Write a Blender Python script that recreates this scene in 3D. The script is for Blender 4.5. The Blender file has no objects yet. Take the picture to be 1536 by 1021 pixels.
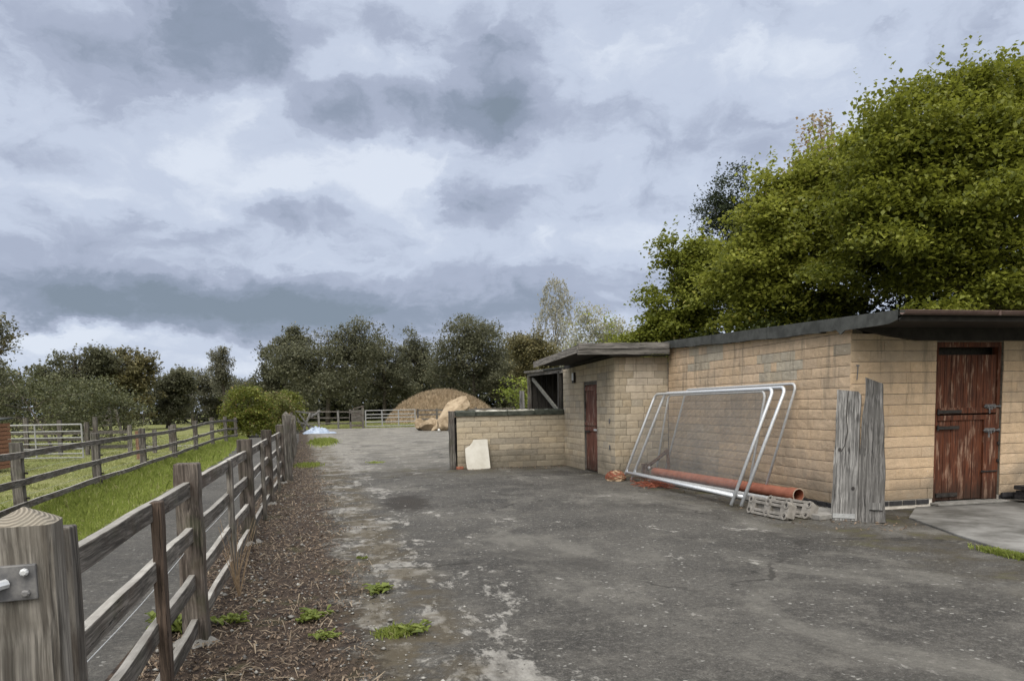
import bpy, bmesh, math, random
import numpy as np
from mathutils import Vector, Matrix, noise as mnoise
R = math.radians
random.seed(7); rng = np.random.default_rng(11)
S = bpy.context.scene
COL = S.collection

# ------------------------------------------------------------------ camera
cam = bpy.data.objects.new('camera', bpy.data.cameras.new('camera')); COL.objects.link(cam)
cam.matrix_world = Matrix(((0.9744, 0.0384, -0.2216, 0.0), (-0.2240, 0.0767, -0.9716, 0.0),
                           (-0.0203, 0.9963, 0.0833, 1.55), (0, 0, 0, 1)))
cam.data.sensor_width = 36.0; cam.data.lens = 25.78
cam.data.shift_x = 0.0; cam.data.shift_y = 0.1233
cam.data.clip_start = 0.05; cam.data.clip_end = 2000
S.camera = cam
S.view_settings.view_transform = 'Standard'; S.view_settings.look = 'None'
S.view_settings.exposure = 0.0; S.view_settings.gamma = 1.0
S.cycles.max_bounces = 8; S.cycles.transparent_max_bounces = 12
S.cycles.use_denoising = True

# ------------------------------------------------------------------ node helpers
class NT:
    def __init__(s, nt): s.nt = nt
    def n(s, t, **k):
        nd = s.nt.nodes.new(t)
        for a, v in k.items(): setattr(nd, a, v)
        return nd
    def put(s, sock, v):
        if isinstance(v, bpy.types.NodeSocket): s.nt.links.new(v, sock)
        elif v is not None:
            if isinstance(v, (int, float)) and sock.type in ('RGBA', 'VECTOR'):
                v = (v,)*3 + ((1,) if sock.type == 'RGBA' else ())
            elif sock.type == 'RGBA' and len(v) == 3: v = tuple(v)+(1,)
            sock.default_value = v
    def m(s, op, a, b=None, c=None, clamp=False):
        nd = s.n('ShaderNodeMath', operation=op, use_clamp=clamp)
        for i, v in enumerate((a, b, c)):
            if v is not None: s.put(nd.inputs[i], v)
        return nd.outputs[0]
    def vm(s, op, a, b=None, scale=None):
        nd = s.n('ShaderNodeVectorMath', operation=op)
        s.put(nd.inputs[0], a)
        if b is not None: s.put(nd.inputs[1], b)
        if scale is not None: s.put(nd.inputs['Scale'], scale)
        return nd.outputs['Value'] if op in ('LENGTH', 'DISTANCE', 'DOT_PRODUCT') else nd.outputs[0]
    def noise(s, vec, scale, detail=4, rough=.55, dist=0, col=False):
        nd = s.n('ShaderNodeTexNoise'); s.put(nd.inputs['Vector'], vec)
        nd.inputs['Scale'].default_value = scale; nd.inputs['Detail'].default_value = detail
        nd.inputs['Roughness'].default_value = rough; nd.inputs['Distortion'].default_value = dist
        return nd.outputs['Color' if col else 'Fac']
    def voro(s, vec, scale, out='Distance', feature='F1', rnd=1):
        nd = s.n('ShaderNodeTexVoronoi', feature=feature); s.put(nd.inputs['Vector'], vec)
        nd.inputs['Scale'].default_value = scale; nd.inputs['Randomness'].default_value = rnd
        return nd.outputs[out]
    def ss(s, v, lo, hi):
        nd = s.n('ShaderNodeMapRange', interpolation_type='SMOOTHSTEP')
        s.put(nd.inputs['Value'], v); s.put(nd.inputs['From Min'], lo); s.put(nd.inputs['From Max'], hi)
        return nd.outputs[0]
    def mix(s, f, a, b, bt='MIX'):
        nd = s.n('ShaderNodeMix', data_type='RGBA', blend_type=bt)
        s.put(nd.inputs[0], f); s.put(nd.inputs[6], a); s.put(nd.inputs[7], b)
        return nd.outputs[2]
    def sep(s, v):
        nd = s.n('ShaderNodeSeparateXYZ'); s.put(nd.inputs[0], v); return nd.outputs
    def comb(s, x, y, z):
        nd = s.n('ShaderNodeCombineXYZ')
        for i, v in enumerate((x, y, z)): s.put(nd.inputs[i], v)
        return nd.outputs[0]
    def obj(s): return s.n('ShaderNodeTexCoord').outputs['Object']
    def attr(s, name, out='Color'):
        nd = s.n('ShaderNodeAttribute', attribute_name=name); return nd.outputs[out]
    def rnd(s): return s.n('ShaderNodeObjectInfo').outputs['Random']
    def bump(s, h, st, dist):
        nd = s.n('ShaderNodeBump'); s.put(nd.inputs['Height'], h)
        nd.inputs['Strength'].default_value = st; nd.inputs['Distance'].default_value = dist
        return nd.outputs[0]

def mat(name):
    m = bpy.data.materials.new(name); m.use_nodes = True
    nt = m.node_tree; bs = nt.nodes['Principled BSDF']
    return m, NT(nt), bs

def finish(t, bs, col, rough=.8, nrm=None, metal=0, spec=.3):
    t.put(bs.inputs['Base Color'], col); t.put(bs.inputs['Roughness'], rough)
    t.put(bs.inputs['Metallic'], metal); bs.inputs['Specular IOR Level'].default_value = spec
    if nrm is not None: t.put(bs.inputs['Normal'], nrm)

# ------------------------------------------------------------------ world: overcast sky
SUN_EL, SUN_AZ = R(46), R(213)          # azimuth clockwise from +Y
W = bpy.data.worlds.new('World'); S.world = W; W.use_nodes = True
t = NT(W.node_tree); W.node_tree.nodes.clear()
d = t.n('ShaderNodeTexCoord').outputs['Generated']
dx, dy, dz = t.sep(d)
az = t.m('ARCTAN2', dx, dy); el = t.m('ARCSINE', dz)
elc = t.m('MAXIMUM', el, 0.0)
# cloud-plane coordinates for the turbulence, so that clouds flatten towards the horizon
k = t.m('DIVIDE', 1.0, t.m('ADD', t.m('MAXIMUM', dz, 0.0), 0.16))
pl = t.comb(t.m('MULTIPLY', dx, k), t.m('MULTIPLY', dy, k), 0.3)
ae = t.comb(az, el, 0.0)
wn = t.noise(t.comb(t.m('MULTIPLY', az, 1.0), t.m('MULTIPLY', el, 1.7), 0.7), 7.0, 6, .62, col=True)
wv = t.vm('SUBTRACT', wn, (0.5, 0.5, 0.5))
aw = t.vm('ADD', ae, t.vm('MULTIPLY', wv, (0.15, 0.10, 0.0)))
dark = t.m('MULTIPLY', t.m('SUBTRACT', t.noise(pl, 1.5, 6, .55, .4), 0.5), 0.55)
fine = t.m('MULTIPLY', t.m('SUBTRACT', t.noise(pl, 3.6, 7, .6, .35), 0.5), 0.6)
mott = t.m('MULTIPLY', t.m('SUBTRACT', t.noise(t.vm('MULTIPLY', aw, (1.0, 1.5, 1)), 8.5, 7, .58, .6), 0.5), 1.9)
dark = t.m('ADD', t.m('ADD', dark, fine), mott)
BLOBS = [  # azimuth, elevation, half sizes (radians), depth of cloud
 (-0.153,0.423,0.134,0.038,1.00),
 (-0.034,0.458,0.125,0.026,0.60),
 (0.219,0.444,0.061,0.037,0.80),
 (0.087,0.369,0.157,0.030,0.95),
 (0.208,0.359,0.070,0.033,0.60),
 (0.211,0.266,0.066,0.024,0.85),
 (-0.061,0.238,0.066,0.020,0.75),
 (-0.328,0.272,0.073,0.027,0.60),
 (-0.259,0.209,0.080,0.022,0.60),
 (-0.290,0.151,0.185,0.030,0.80),
 (-0.146,0.126,0.216,0.027,1.00),
 (0.114,0.125,0.223,0.034,0.85),
 (0.311,0.164,0.096,0.042,0.50),
 (0.532,0.338,0.078,0.046,0.45),
 (0.467,0.231,0.098,0.039,0.20),
 (0.755,0.381,0.080,0.037,0.30),
 (-0.263,0.368,0.063,0.032,0.35),
 (0.046,0.197,0.052,0.018,0.35),
 (0.321,0.295,0.035,0.053,0.35),
 (0.209,0.396,0.044,0.049,0.30),
 (-0.087,0.370,0.048,0.024,-0.60),
 (-0.067,0.288,0.169,0.026,-0.55),
 (0.364,0.200,0.078,0.025,-0.70),
 (0.594,0.399,0.081,0.033,-0.45),
 (-0.250,0.247,0.134,0.017,-0.50),
 (-0.259,0.092,0.111,0.011,-0.80),
 (-0.134,0.061,0.090,0.015,-0.70),
 (0.101,0.290,0.061,0.031,-0.40),
 (0.055,0.414,0.077,0.021,-0.30),
 (0.442,0.432,0.073,0.039,-0.20),
 (0.634,0.223,0.086,0.059,-0.20),
]
for (a, e, sa, se, w) in BLOBS:
    q = t.vm('MULTIPLY', t.vm('SUBTRACT', aw, (a, e, 0)), (.80/sa, .80/se, 0))
    r2 = t.m('POWER', t.vm('DOT_PRODUCT', q, q), 1.35)
    g = t.m('EXPONENT', t.m('MULTIPLY', r2, -1.0))
    dark = t.m('MULTIPLY_ADD', g, w*.85, dark)
cr = t.n('ShaderNodeValToRGB'); cr.color_ramp.interpolation = 'EASE'
els = cr.color_ramp.elements
els[0].position = 0.0; els[0].color = (.765, .83, .945, 1)
els[1].position = 1.0; els[1].color = (.235, .29, .365, 1)
for p, c in ((.3, (.60, .67, .815, 1)), (.55, (.43, .485, .62, 1)), (.8, (.295, .35, .455, 1))):
    q = els.new(p); q.color = c
t.put(cr.inputs[0], t.m('MULTIPLY_ADD', dark, 0.52, 0.27, clamp=True))
# an overcast sky is brighter overhead; extra brightness is added behind the camera to light the walls
zen = t.m('MULTIPLY_ADD', t.ss(el, R(34), R(75)), 3.0, 1.0)
back = t.m('MULTIPLY_ADD', t.m('MULTIPLY', t.ss(t.m('MULTIPLY', dy, -1.0), 0.1, 0.8), t.ss(el, .05, .45)), 2.5, 1.0)
neut = t.m('MAXIMUM', t.ss(el, R(34), R(62)), t.ss(t.m('MULTIPLY', dy, -1.0), 0.0, 0.5))
ccol = t.mix(t.m('MULTIPLY', neut, .85), cr.outputs[0], (.68, .655, .60))
bg = t.n('ShaderNodeBackground'); t.put(bg.inputs[0], ccol)
t.put(bg.inputs[1], t.m('MULTIPLY', t.m('MULTIPLY', zen, back), 1.0))
sky = t.n('ShaderNodeTexSky', sky_type='NISHITA', sun_disc=False)
sky.sun_elevation = SUN_EL; sky.sun_rotation = SUN_AZ
bg2 = t.n('ShaderNodeBackground'); t.put(bg2.inputs[0], sky.outputs[0]); bg2.inputs[1].default_value = 0.05
mx = t.n('ShaderNodeMixShader'); mx.inputs[0].default_value = 0.08
W.node_tree.links.new(bg.outputs[0], mx.inputs[1]); W.node_tree.links.new(bg2.outputs[0], mx.inputs[2])
W.node_tree.links.new(mx.outputs[0], t.n('ShaderNodeOutputWorld').inputs[0])
W.cycles.sampling_method = 'MANUAL'; W.cycles.sample_map_resolution = 512

sun = bpy.data.objects.new('sun', bpy.data.lights.new('sun', 'SUN')); COL.objects.link(sun)
sun.data.energy = 1.5; sun.data.angle = R(28); sun.data.color = (1.0, .95, .88)
sd = Vector((math.sin(SUN_AZ)*math.cos(SUN_EL), math.cos(SUN_AZ)*math.cos(SUN_EL), math.sin(SUN_EL)))
sun.rotation_euler = sd.to_track_quat('Z', 'Y').to_euler()

# ------------------------------------------------------------------ mesh helpers
class MB:
    """collects shapes; build() links them as ONE mesh object"""
    def __init__(s): s.v = []; s.f = []; s.c = []
    def add(s, vs, fs, col=None):
        o = len(s.v); s.v += [tuple(p) for p in vs]
        s.f += [tuple(i+o for i in f) for f in fs]; s.c += [col]*len(fs)
        return s
    def box(s, c, size, M=None, col=None):
        x, y, z = (q/2 for q in size); c = Vector(c)
        vs = [Vector(p) for p in ((-x,-y,-z),(x,-y,-z),(x,y,-z),(-x,y,-z),(-x,-y,z),(x,-y,z),(x,y,z),(-x,y,z))]
        if M is not None: vs = [M @ p for p in vs]
        return s.add([p+c for p in vs], [(0,3,2,1),(4,5,6,7),(0,1,5,4),(1,2,6,5),(2,3,7,6),(3,0,4,7)], col)
    def b2(s, a, b, col=None):
        return s.box([(p+q)/2 for p, q in zip(a, b)], [abs(q-p) for p, q in zip(a, b)], None, col)
    def bar(s, p0, p1, w, h, n=1, jit=0, up=(0,0,1), col=None, seed=0, top=False):
        """board from p0 to p1, w across, h along 'up'; n segments, bowed by jit"""
        p0, p1 = Vector(p0), Vector(p1); a = (p1-p0).normalized(); u = Vector(up)
        sd_ = a.cross(u).normalized(); u = sd_.cross(a).normalized()
        rr = random.Random(seed*77+int(p0.x*1000)+int(p0.y*1311)+int(p0.z*517))
        vs = []; fs = []
        ph = rr.random()*6; am = jit*(rr.random()*2-1)
        for i in range(n+1):
            q = p0.lerp(p1, i/n); sh = am*math.sin(i/n*math.pi)
            ju = sh+jit*.25*(rr.random()-.5); js = jit*.5*math.sin(ph+i*1.3)*(0 if i in (0, n) else 1)
            hh = h/2*(1+.12*(rr.random()-.5)*(jit > 0)); ww = w/2*(1+.12*(rr.random()-.5)*(jit > 0))
            for (ss_, uu) in ((-1,-1),(1,-1),(1,1),(-1,1)):
                vs.append(q+sd_*(ss_*ww+js)+u*(uu*hh+ju))
        for i in range(n):
            o = i*4
            for j in range(4):
                fs.append((o+j, o+4+j, o+4+(j+1) % 4, o+(j+1) % 4))
        fs.append((0,1,2,3)); o = n*4; fs.append((o+3,o+2,o+1,o))
        s.add(vs, fs, col)
        if top:      # paler upper edge
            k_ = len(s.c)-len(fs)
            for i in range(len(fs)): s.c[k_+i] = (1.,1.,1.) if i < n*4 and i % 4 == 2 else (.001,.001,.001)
        return s
    def tube(s, pts, r, n=8, caps=True, col=None):
        P = [Vector(p) for p in pts]; rs = r if isinstance(r, (list, tuple)) else [r]*len(P)
        vs = []; fs = []; T = None
        for i, p in enumerate(P):
            a = (P[min(i+1, len(P)-1)]-P[max(i-1, 0)])
            a = a.normalized() if a.length > 1e-9 else Vector((0,0,1))
            if T is None:
                T = a.orthogonal().normalized()
            else:
                T = (T-a*T.dot(a)); T = T.normalized() if T.length > 1e-6 else a.orthogonal().normalized()
            B = a.cross(T)
            for j in range(n):
                an = 2*math.pi*j/n
                vs.append(p+(T*math.cos(an)+B*math.sin(an))*rs[i])
        for i in range(len(P)-1):
            for j in range(n):
                fs.append((i*n+j, i*n+(j+1) % n, (i+1)*n+(j+1) % n, (i+1)*n+j))
        if caps:
            fs.append(tuple(range(n))[::-1]); o = (len(P)-1)*n; fs.append(tuple(o+j for j in range(n)))
        return s.add(vs, fs, col)
    def prism(s, poly, z0, z1, M=None, col=None):
        """poly: list of (x,y); extruded in z; M maps to place"""
        n = len(poly)
        vs = [Vector((x, y, z0)) for x, y in poly]+[Vector((x, y, z1)) for x, y in poly]
        if M is not None: vs = [M @ p for p in vs]
        fs = [tuple(range(n))[::-1], tuple(range(n, 2*n))]+[(i, (i+1) % n, n+(i+1) % n, n+i) for i in range(n)]
        return s.add(vs, fs, col)
    def build(s, name, m, parent=None, bevel=0, smooth=False):
        base = Vector(parent['base']) if parent is not None and 'base' in parent else Vector((0,0,0))
        me = bpy.data.meshes.new(name)
        me.from_pydata([(p[0]-base.x, p[1]-base.y, p[2]-base.z) for p in s.v], [], s.f)
        bm = bmesh.new(); bm.from_mesh(me); bmesh.ops.recalc_face_normals(bm, faces=bm.faces); bm.to_mesh(me); bm.free()
        if any(c is not None for c in s.c):
            at = me.attributes.new('Col', 'FLOAT_COLOR', 'FACE')
            at.data.foreach_set('color', np.array([(*(c or (.4,.4,.4)), 1) for c in s.c], dtype=np.float32).ravel())
        me.materials.append(m)
        if smooth: me.polygons.foreach_set('use_smooth', [True]*len(me.polygons))
        o = bpy.data.objects.new(name, me); COL.objects.link(o)
        if parent is not None:
            o.parent = parent; o['base'] = tuple(base)
        if bevel:
            b = o.modifiers.new('bevel', 'BEVEL'); b.width = bevel; b.segments = 2; b.limit_method = 'ANGLE'
        return o

def thing(name, label, cat, base=(0,0,0), group=None):
    o = bpy.data.objects.new(name, None); COL.objects.link(o); o.location = base
    o.empty_display_size = .2; o['base'] = tuple(float(q) for q in base)
    o['label'] = label; o['category'] = cat
    if group: o['group'] = group
    return o
def tag(o, label, cat, group=None):
    o['label'] = label; o['category'] = cat
    if group: o['group'] = group
    return o
def kind(o, k): o['kind'] = k; return o

def raw_mesh(name, V, F, m, parent=None, tint=None):
    """numpy mesh with equal-size faces"""
    base = np.array(parent['base']) if parent is not None and 'base' in parent else np.zeros(3)
    me = bpy.data.meshes.new(name); V = np.asarray(V, dtype=np.float32)-base.astype(np.float32)
    F = np.asarray(F, dtype=np.int32); nf, kf = F.shape
    me.vertices.add(len(V)); me.vertices.foreach_set('co', V.ravel())
    me.loops.add(nf*kf); me.loops.foreach_set('vertex_index', F.ravel())
    me.polygons.add(nf); me.polygons.foreach_set('loop_start', np.arange(nf, dtype=np.int32)*kf)
    me.update(calc_edges=True)
    if tint is not None:
        a = me.attributes.new('tint', 'FLOAT', 'FACE'); a.data.foreach_set('value', np.asarray(tint, dtype=np.float32))
    me.materials.append(m); o = bpy.data.objects.new(name, me); COL.objects.link(o)
    if parent is not None: o.parent = parent; o['base'] = tuple(float(q) for q in base)
    return o

# ------------------------------------------------------------------ materials
def wood(name, axis, c0, c1, c2=None, green=0.0, rough=.85):
    m, t, bs = mat(name); p = t.vm('ADD', t.obj(), t.vm('SCALE', (7.3, 3.1, 5.7), scale=t.rnd()))
    st = [1, 1, 1]; st[axis] = .05
    g = t.vm('MULTIPLY', p, tuple(st))
    wob = t.vm('ADD', g, t.vm('SCALE', t.noise(p, 2.5, 2, col=True), scale=.03))
    f = t.noise(wob, 42, 5, .65); c = t.noise(wob, 130, 3, .6); l = t.noise(p, 3.2, 4, .6)
    col = t.mix(t.ss(f, .38, .62), c0, c1)
    gs = [1, 1, 1]; gs[axis] = .03; hf = t.noise(t.vm('MULTIPLY', wob, tuple(.6 if i == axis else 1.0 for i in range(3))), 85, 4, .75)
    hb = t.m('MULTIPLY_ADD', t.ss(hf, .36, .62), .65, .58); col = t.mix(1, col, t.comb(hb, hb, hb), 'MULTIPLY')
    if c2: col = t.mix(t.m('MULTIPLY', t.ss(l, .45, .7), .75), col, c2)
    crack = t.ss(t.noise(wob, 26, 4, .75), .385, .335)
    col = t.mix(t.m('MULTIPLY', crack, .85), col, tuple(q*.22 for q in c0))
    kn = t.voro(t.vm('MULTIPLY', p, tuple(.35 if i == axis else 1.0 for i in range(3))), 3.0)
    col = t.mix(t.m('MULTIPLY', t.ss(kn, .10, .04), .7), col, tuple(q*.4 for q in c0))
    if green: col = t.mix(t.m('MULTIPLY', t.ss(t.noise(p, 5, 4), .5, .72), green), col, (.045, .06, .02))
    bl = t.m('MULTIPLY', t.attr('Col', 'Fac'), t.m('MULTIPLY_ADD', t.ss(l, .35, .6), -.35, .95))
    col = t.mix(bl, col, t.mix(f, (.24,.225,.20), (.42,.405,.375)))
    br = t.m('MULTIPLY_ADD', t.rnd(), .45, .78); col = t.mix(1, col, t.comb(br, br, br), 'MULTIPLY')
    h = t.m('ADD', t.m('MULTIPLY', f, .7), t.m('MULTIPLY', c, .5)); h = t.m('SUBTRACT', t.m('ADD', h, t.m('MULTIPLY', hf, .5)), t.m('MULTIPLY', crack, 1.3))
    finish(t, bs, col, rough, t.bump(h, .7, .006)); return m
GREY0, GREY1, BRN = (.060, .054, .048), (.165, .150, .134), (.055, .038, .028)
WX = wood('weathered_wood_x', 0, GREY0, GREY1, BRN, .25)
WY = wood('weathered_wood_y', 1, GREY0, GREY1, BRN, .2)
WZ = wood('weathered_wood_z', 2, (.060,.054,.048), (.170,.156,.138), (.055,.042,.033), .3)
WZS = wood('stained_post_z', 2, (.042,.035,.030), (.135,.114,.098), (.045,.031,.023), .25)
WZG = wood('silver_timber_z', 2, (.075,.072,.068), (.22,.213,.202), (.10,.096,.09))
WDX = wood('dark_wood_x', 0, (.035,.032,.028), (.10,.092,.08)); WDZ = wood('dark_wood_z', 2, (.03,.028,.024), (.085,.078,.068))
WFX = wood('fascia_wood_x', 0, (.075,.07,.064), (.20,.185,.17), None, .2); WFY = wood('fascia_wood_y', 1, (.09,.082,.072), (.23,.21,.185))
WRED = wood('red_brown_slats', 0, (.17,.07,.038), (.28,.145,.085))

def stained_door(name='worn_red_stain', a_=(.036, .011, .005), b_=(.135, .042, .018), c_=(.26, .165, .115)):
    m, t, bs = mat(name); p = t.obj()
    g = t.vm('MULTIPLY', p, (1, 1, .07)); f = t.noise(g, 40, 5, .65); l = t.noise(t.vm('MULTIPLY', p, (2.2, 1, .55)), 4.5, 5, .65)
    x, y, z = t.sep(p)
    base = t.mix(t.ss(f, .3, .7), a_, b_)
    bare = t.m('MULTIPLY', t.ss(l, .50, .64), t.ss(f, .40, .58))
    col = t.mix(bare, base, c_)
    wet = t.m('MULTIPLY', t.ss(t.m('ADD', z, t.m('MULTIPLY', l, .5)), .75, .3), .75)
    col = t.mix(wet, col, (.018, .012, .008))
    finish(t, bs, col, .7, t.bump(f, .5, .004)); return m
DOORM = stained_door(); DOORL = stained_door('faded_red_stain', (.06,.022,.014), (.19,.075,.05), (.30,.21,.165))

def block_mat():
    m, t, bs = mat('split_faced_block'); p = t.obj(); col = t.attr('Col')
    n1 = t.noise(p, 9, 6, .65); n2 = t.noise(p, 70, 4, .65); n3 = t.noise(p, 1.1, 5, .6); x, y, z = t.sep(p)
    br = t.m('MULTIPLY_ADD', n1, .55, .73); br = t.m('MULTIPLY', br, t.m('MULTIPLY_ADD', n2, .35, .84))
    c = t.mix(1, col, t.comb(br, br, br), 'MULTIPLY')
    c = t.mix(t.m('MULTIPLY', t.ss(n3, .48, .7), .42), c, (.25, .22, .18))       # grime patches
    c = t.mix(t.m('MULTIPLY', t.ss(t.m('ADD', z, t.m('MULTIPLY', n3, -.9)), .12, -.35), .55), c, (.10, .09, .07))   # splash zone
    sk = t.noise(t.vm('MULTIPLY', p, (3.2, 3.2, .35)), 2.2, 5, .65)
    c = t.mix(t.m('MULTIPLY', t.m('MULTIPLY', t.ss(sk, .52, .68), t.ss(z, .6, 2.3)), .55), c, (.15,.135,.105))   # run-off streaks below the roof
    c = t.mix(t.m('MULTIPLY', t.ss(t.noise(p, 3.3, 6, .7), .55, .72), .35), c, (.30,.27,.22))
    c = t.mix(t.m('MULTIPLY', t.ss(t.noise(p, 38, 2), .68, .74), .6), c, (.55, .52, .47))   # lime specks
    finish(t, bs, c, .92, t.bump(t.m('ADD', n1, t.m('MULTIPLY', n2, .7)), .8, .02), 0, .15); return m
BLOCK = block_mat()

def plain(name, c0, c1, sc=8, rough=.8, bump=.3, dist=.004, metal=0, spec=.3):
    m, t, bs = mat(name); p = t.obj(); n = t.noise(p, sc, 6, .65)
    finish(t, bs, t.mix(t.ss(n, .3, .7), c0, c1), rough, t.bump(n, bump, dist), metal, spec); return m
MORTAR = plain('mortar', (.10,.088,.07), (.21,.19,.155), 14)
PALEMORTAR = plain('pale_mortar', (.42,.38,.33), (.58,.54,.48), 14)
ENGBRICK = plain('dark_brick', (.018,.018,.02), (.045,.043,.045), 22, .6)
FELT = plain('mineral_felt', (.042,.044,.041), (.085,.088,.082), 6, .95, .4)
FELT2 = plain('old_felt', (.028,.03,.027), (.055,.058,.052), 5, .9)
GUTTER = plain('brown_gutter', (.075,.045,.038), (.12,.082,.07), 9, .55)
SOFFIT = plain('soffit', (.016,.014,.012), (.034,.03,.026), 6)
COPING = plain('wet_coping', (.022,.027,.02), (.07,.075,.06), 7, .8, .5, .01)
COPTOP = plain('coping_lichen', (.14,.14,.12), (.5,.48,.42), 6, .95, .5, .01)
CONC = plain('grey_concrete', (.15,.143,.13), (.26,.25,.232), 7, .95, .4, .006)
GALV = plain('galvanised_steel', (.52,.54,.56), (.66,.68,.70), 26, .45, .1, .001, .45, .5)
GATEM = plain('weathered_gate_steel', (.22,.222,.218), (.32,.322,.312), 20, .6, .15, .001, .1)
GALV2 = plain('dull_galvanised', (.46,.47,.475), (.60,.61,.615), 20, .6, .15, .001, .3)
WIRE = plain('mesh_wire', (.13,.132,.135), (.20,.202,.205), 8, .6, 0, .001, .3)
STEEL = plain('weathered_steel', (.10,.10,.105), (.21,.205,.20), 24, .6, .4, .002, .35)
BLKIRON = plain('black_iron', (.012,.011,.010), (.04,.034,.03), 30, .65, .3, .002)
RUST = plain('rusty_steel', (.05,.03,.022), (.13,.075,.05), 24, .9, .5, .004)
TERRA = plain('orange_plastic', (.22,.075,.043), (.30,.11,.065), 7, .55, .1, .002)
TERRAIN = plain('orange_plastic_end', (.38,.29,.22), (.48,.38,.30), 12, .6)
NETTING = plain('orange_net', (.17,.045,.026), (.28,.09,.05), 18, .6)
BAGM = plain('sandy_bag', (.28,.20,.12), (.4,.29,.19), 18, .9)
BOARDW = plain('off_white_board', (.44,.415,.36), (.54,.52,.465), 3.5, .6, .15, .003)
BLOCKGREY = plain('foot_block', (.17,.157,.137), (.27,.25,.225), 14, .85, .4, .004)
LAMPW = plain('lamp_plastic', (.55,.57,.58), (.66,.68,.69), 8, .4)
TARP = plain('pale_blue_sheet', (.22,.27,.36), (.36,.41,.49), 3, .5)
WHITESTONE = plain('white_stone', (.45,.44,.42), (.68,.67,.64), 30, .9)

def stone_mat():
    m, t, bs = mat('sandstone'); p = t.obj(); n = t.noise(p, 1.6, 7, .65); n2 = t.noise(p, 9, 5, .6)
    c = t.mix(t.ss(n, .3, .7), (.20,.15,.095), (.42,.335,.235)); c = t.mix(t.m('MULTIPLY', t.ss(n2, .55, .75), .5), c, (.18,.135,.095))
    finish(t, bs, c, .95, t.bump(t.m('ADD', n, t.m('MULTIPLY', n2, .4)), .6, .06), 0, .1); return m
SANDSTONE = stone_mat()

def leafmat(name, dark, light, extra=None, trans=.35):
    m, t, bs = mat(name); ti = t.attr('tint', 'Fac')
    c = t.mix(ti, dark, light)
    if extra: c = t.mix(t.ss(ti, .9, .96), c, extra)
    bs.inputs['Roughness'].default_value = .55; bs.inputs['Specular IOR Level'].default_value = .25
    t.put(bs.inputs['Base Color'], c)
    tr = t.n('ShaderNodeBsdfTranslucent'); t.put(tr.inputs[0], t.mix(.5, c, tuple(min(1, q*1.5) for q in light)))
    ms = t.n('ShaderNodeMixShader'); ms.inputs[0].default_value = trans
    L = m.node_tree.links; out = [n for n in m.node_tree.nodes if n.type == 'OUTPUT_MATERIAL'][0]
    L.new(bs.outputs[0], ms.inputs[1]); L.new(tr.outputs[0], ms.inputs[2]); L.new(ms.outputs[0], out.inputs[0]); return m
BARK = plain('bark', (.05,.042,.034), (.13,.115,.095), 14, .95, .8, .02)
BIRCHBARK = plain('birch_bark', (.12,.11,.10), (.42,.40,.37), 5, .9)

# ------------------------------------------------------------------ ground, drive, lane, slab
def grass_ground():
    m, t, bs = mat('pasture'); p = t.obj()
    n = t.noise(p, .35, 5, .6); n2 = t.noise(t.vm('MULTIPLY', p, (1, .5, 1)), 5, 5, .65); n3 = t.noise(p, 45, 3, .6)
    c = t.mix(t.ss(n, .35, .65), (.12,.14,.042), (.19,.19,.08))
    c = t.mix(t.m('MULTIPLY', t.ss(n2, .45, .75), .6), c, (.26,.235,.12)); c = t.mix(t.m('MULTIPLY', t.ss(n3, .5, .3), .6), c, (.05,.06,.02))
    finish(t, bs, c, .95, t.bump(t.m('ADD', n2, n3), .8, .03), 0, .1); return m
g = MB(); g.add([(-600,-300,-.03),(600,-300,-.03),(600,900,-.03),(-600,900,-.03)], [(0,1,2,3)])
kind(g.build('ground', grass_ground()), 'structure')

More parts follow.
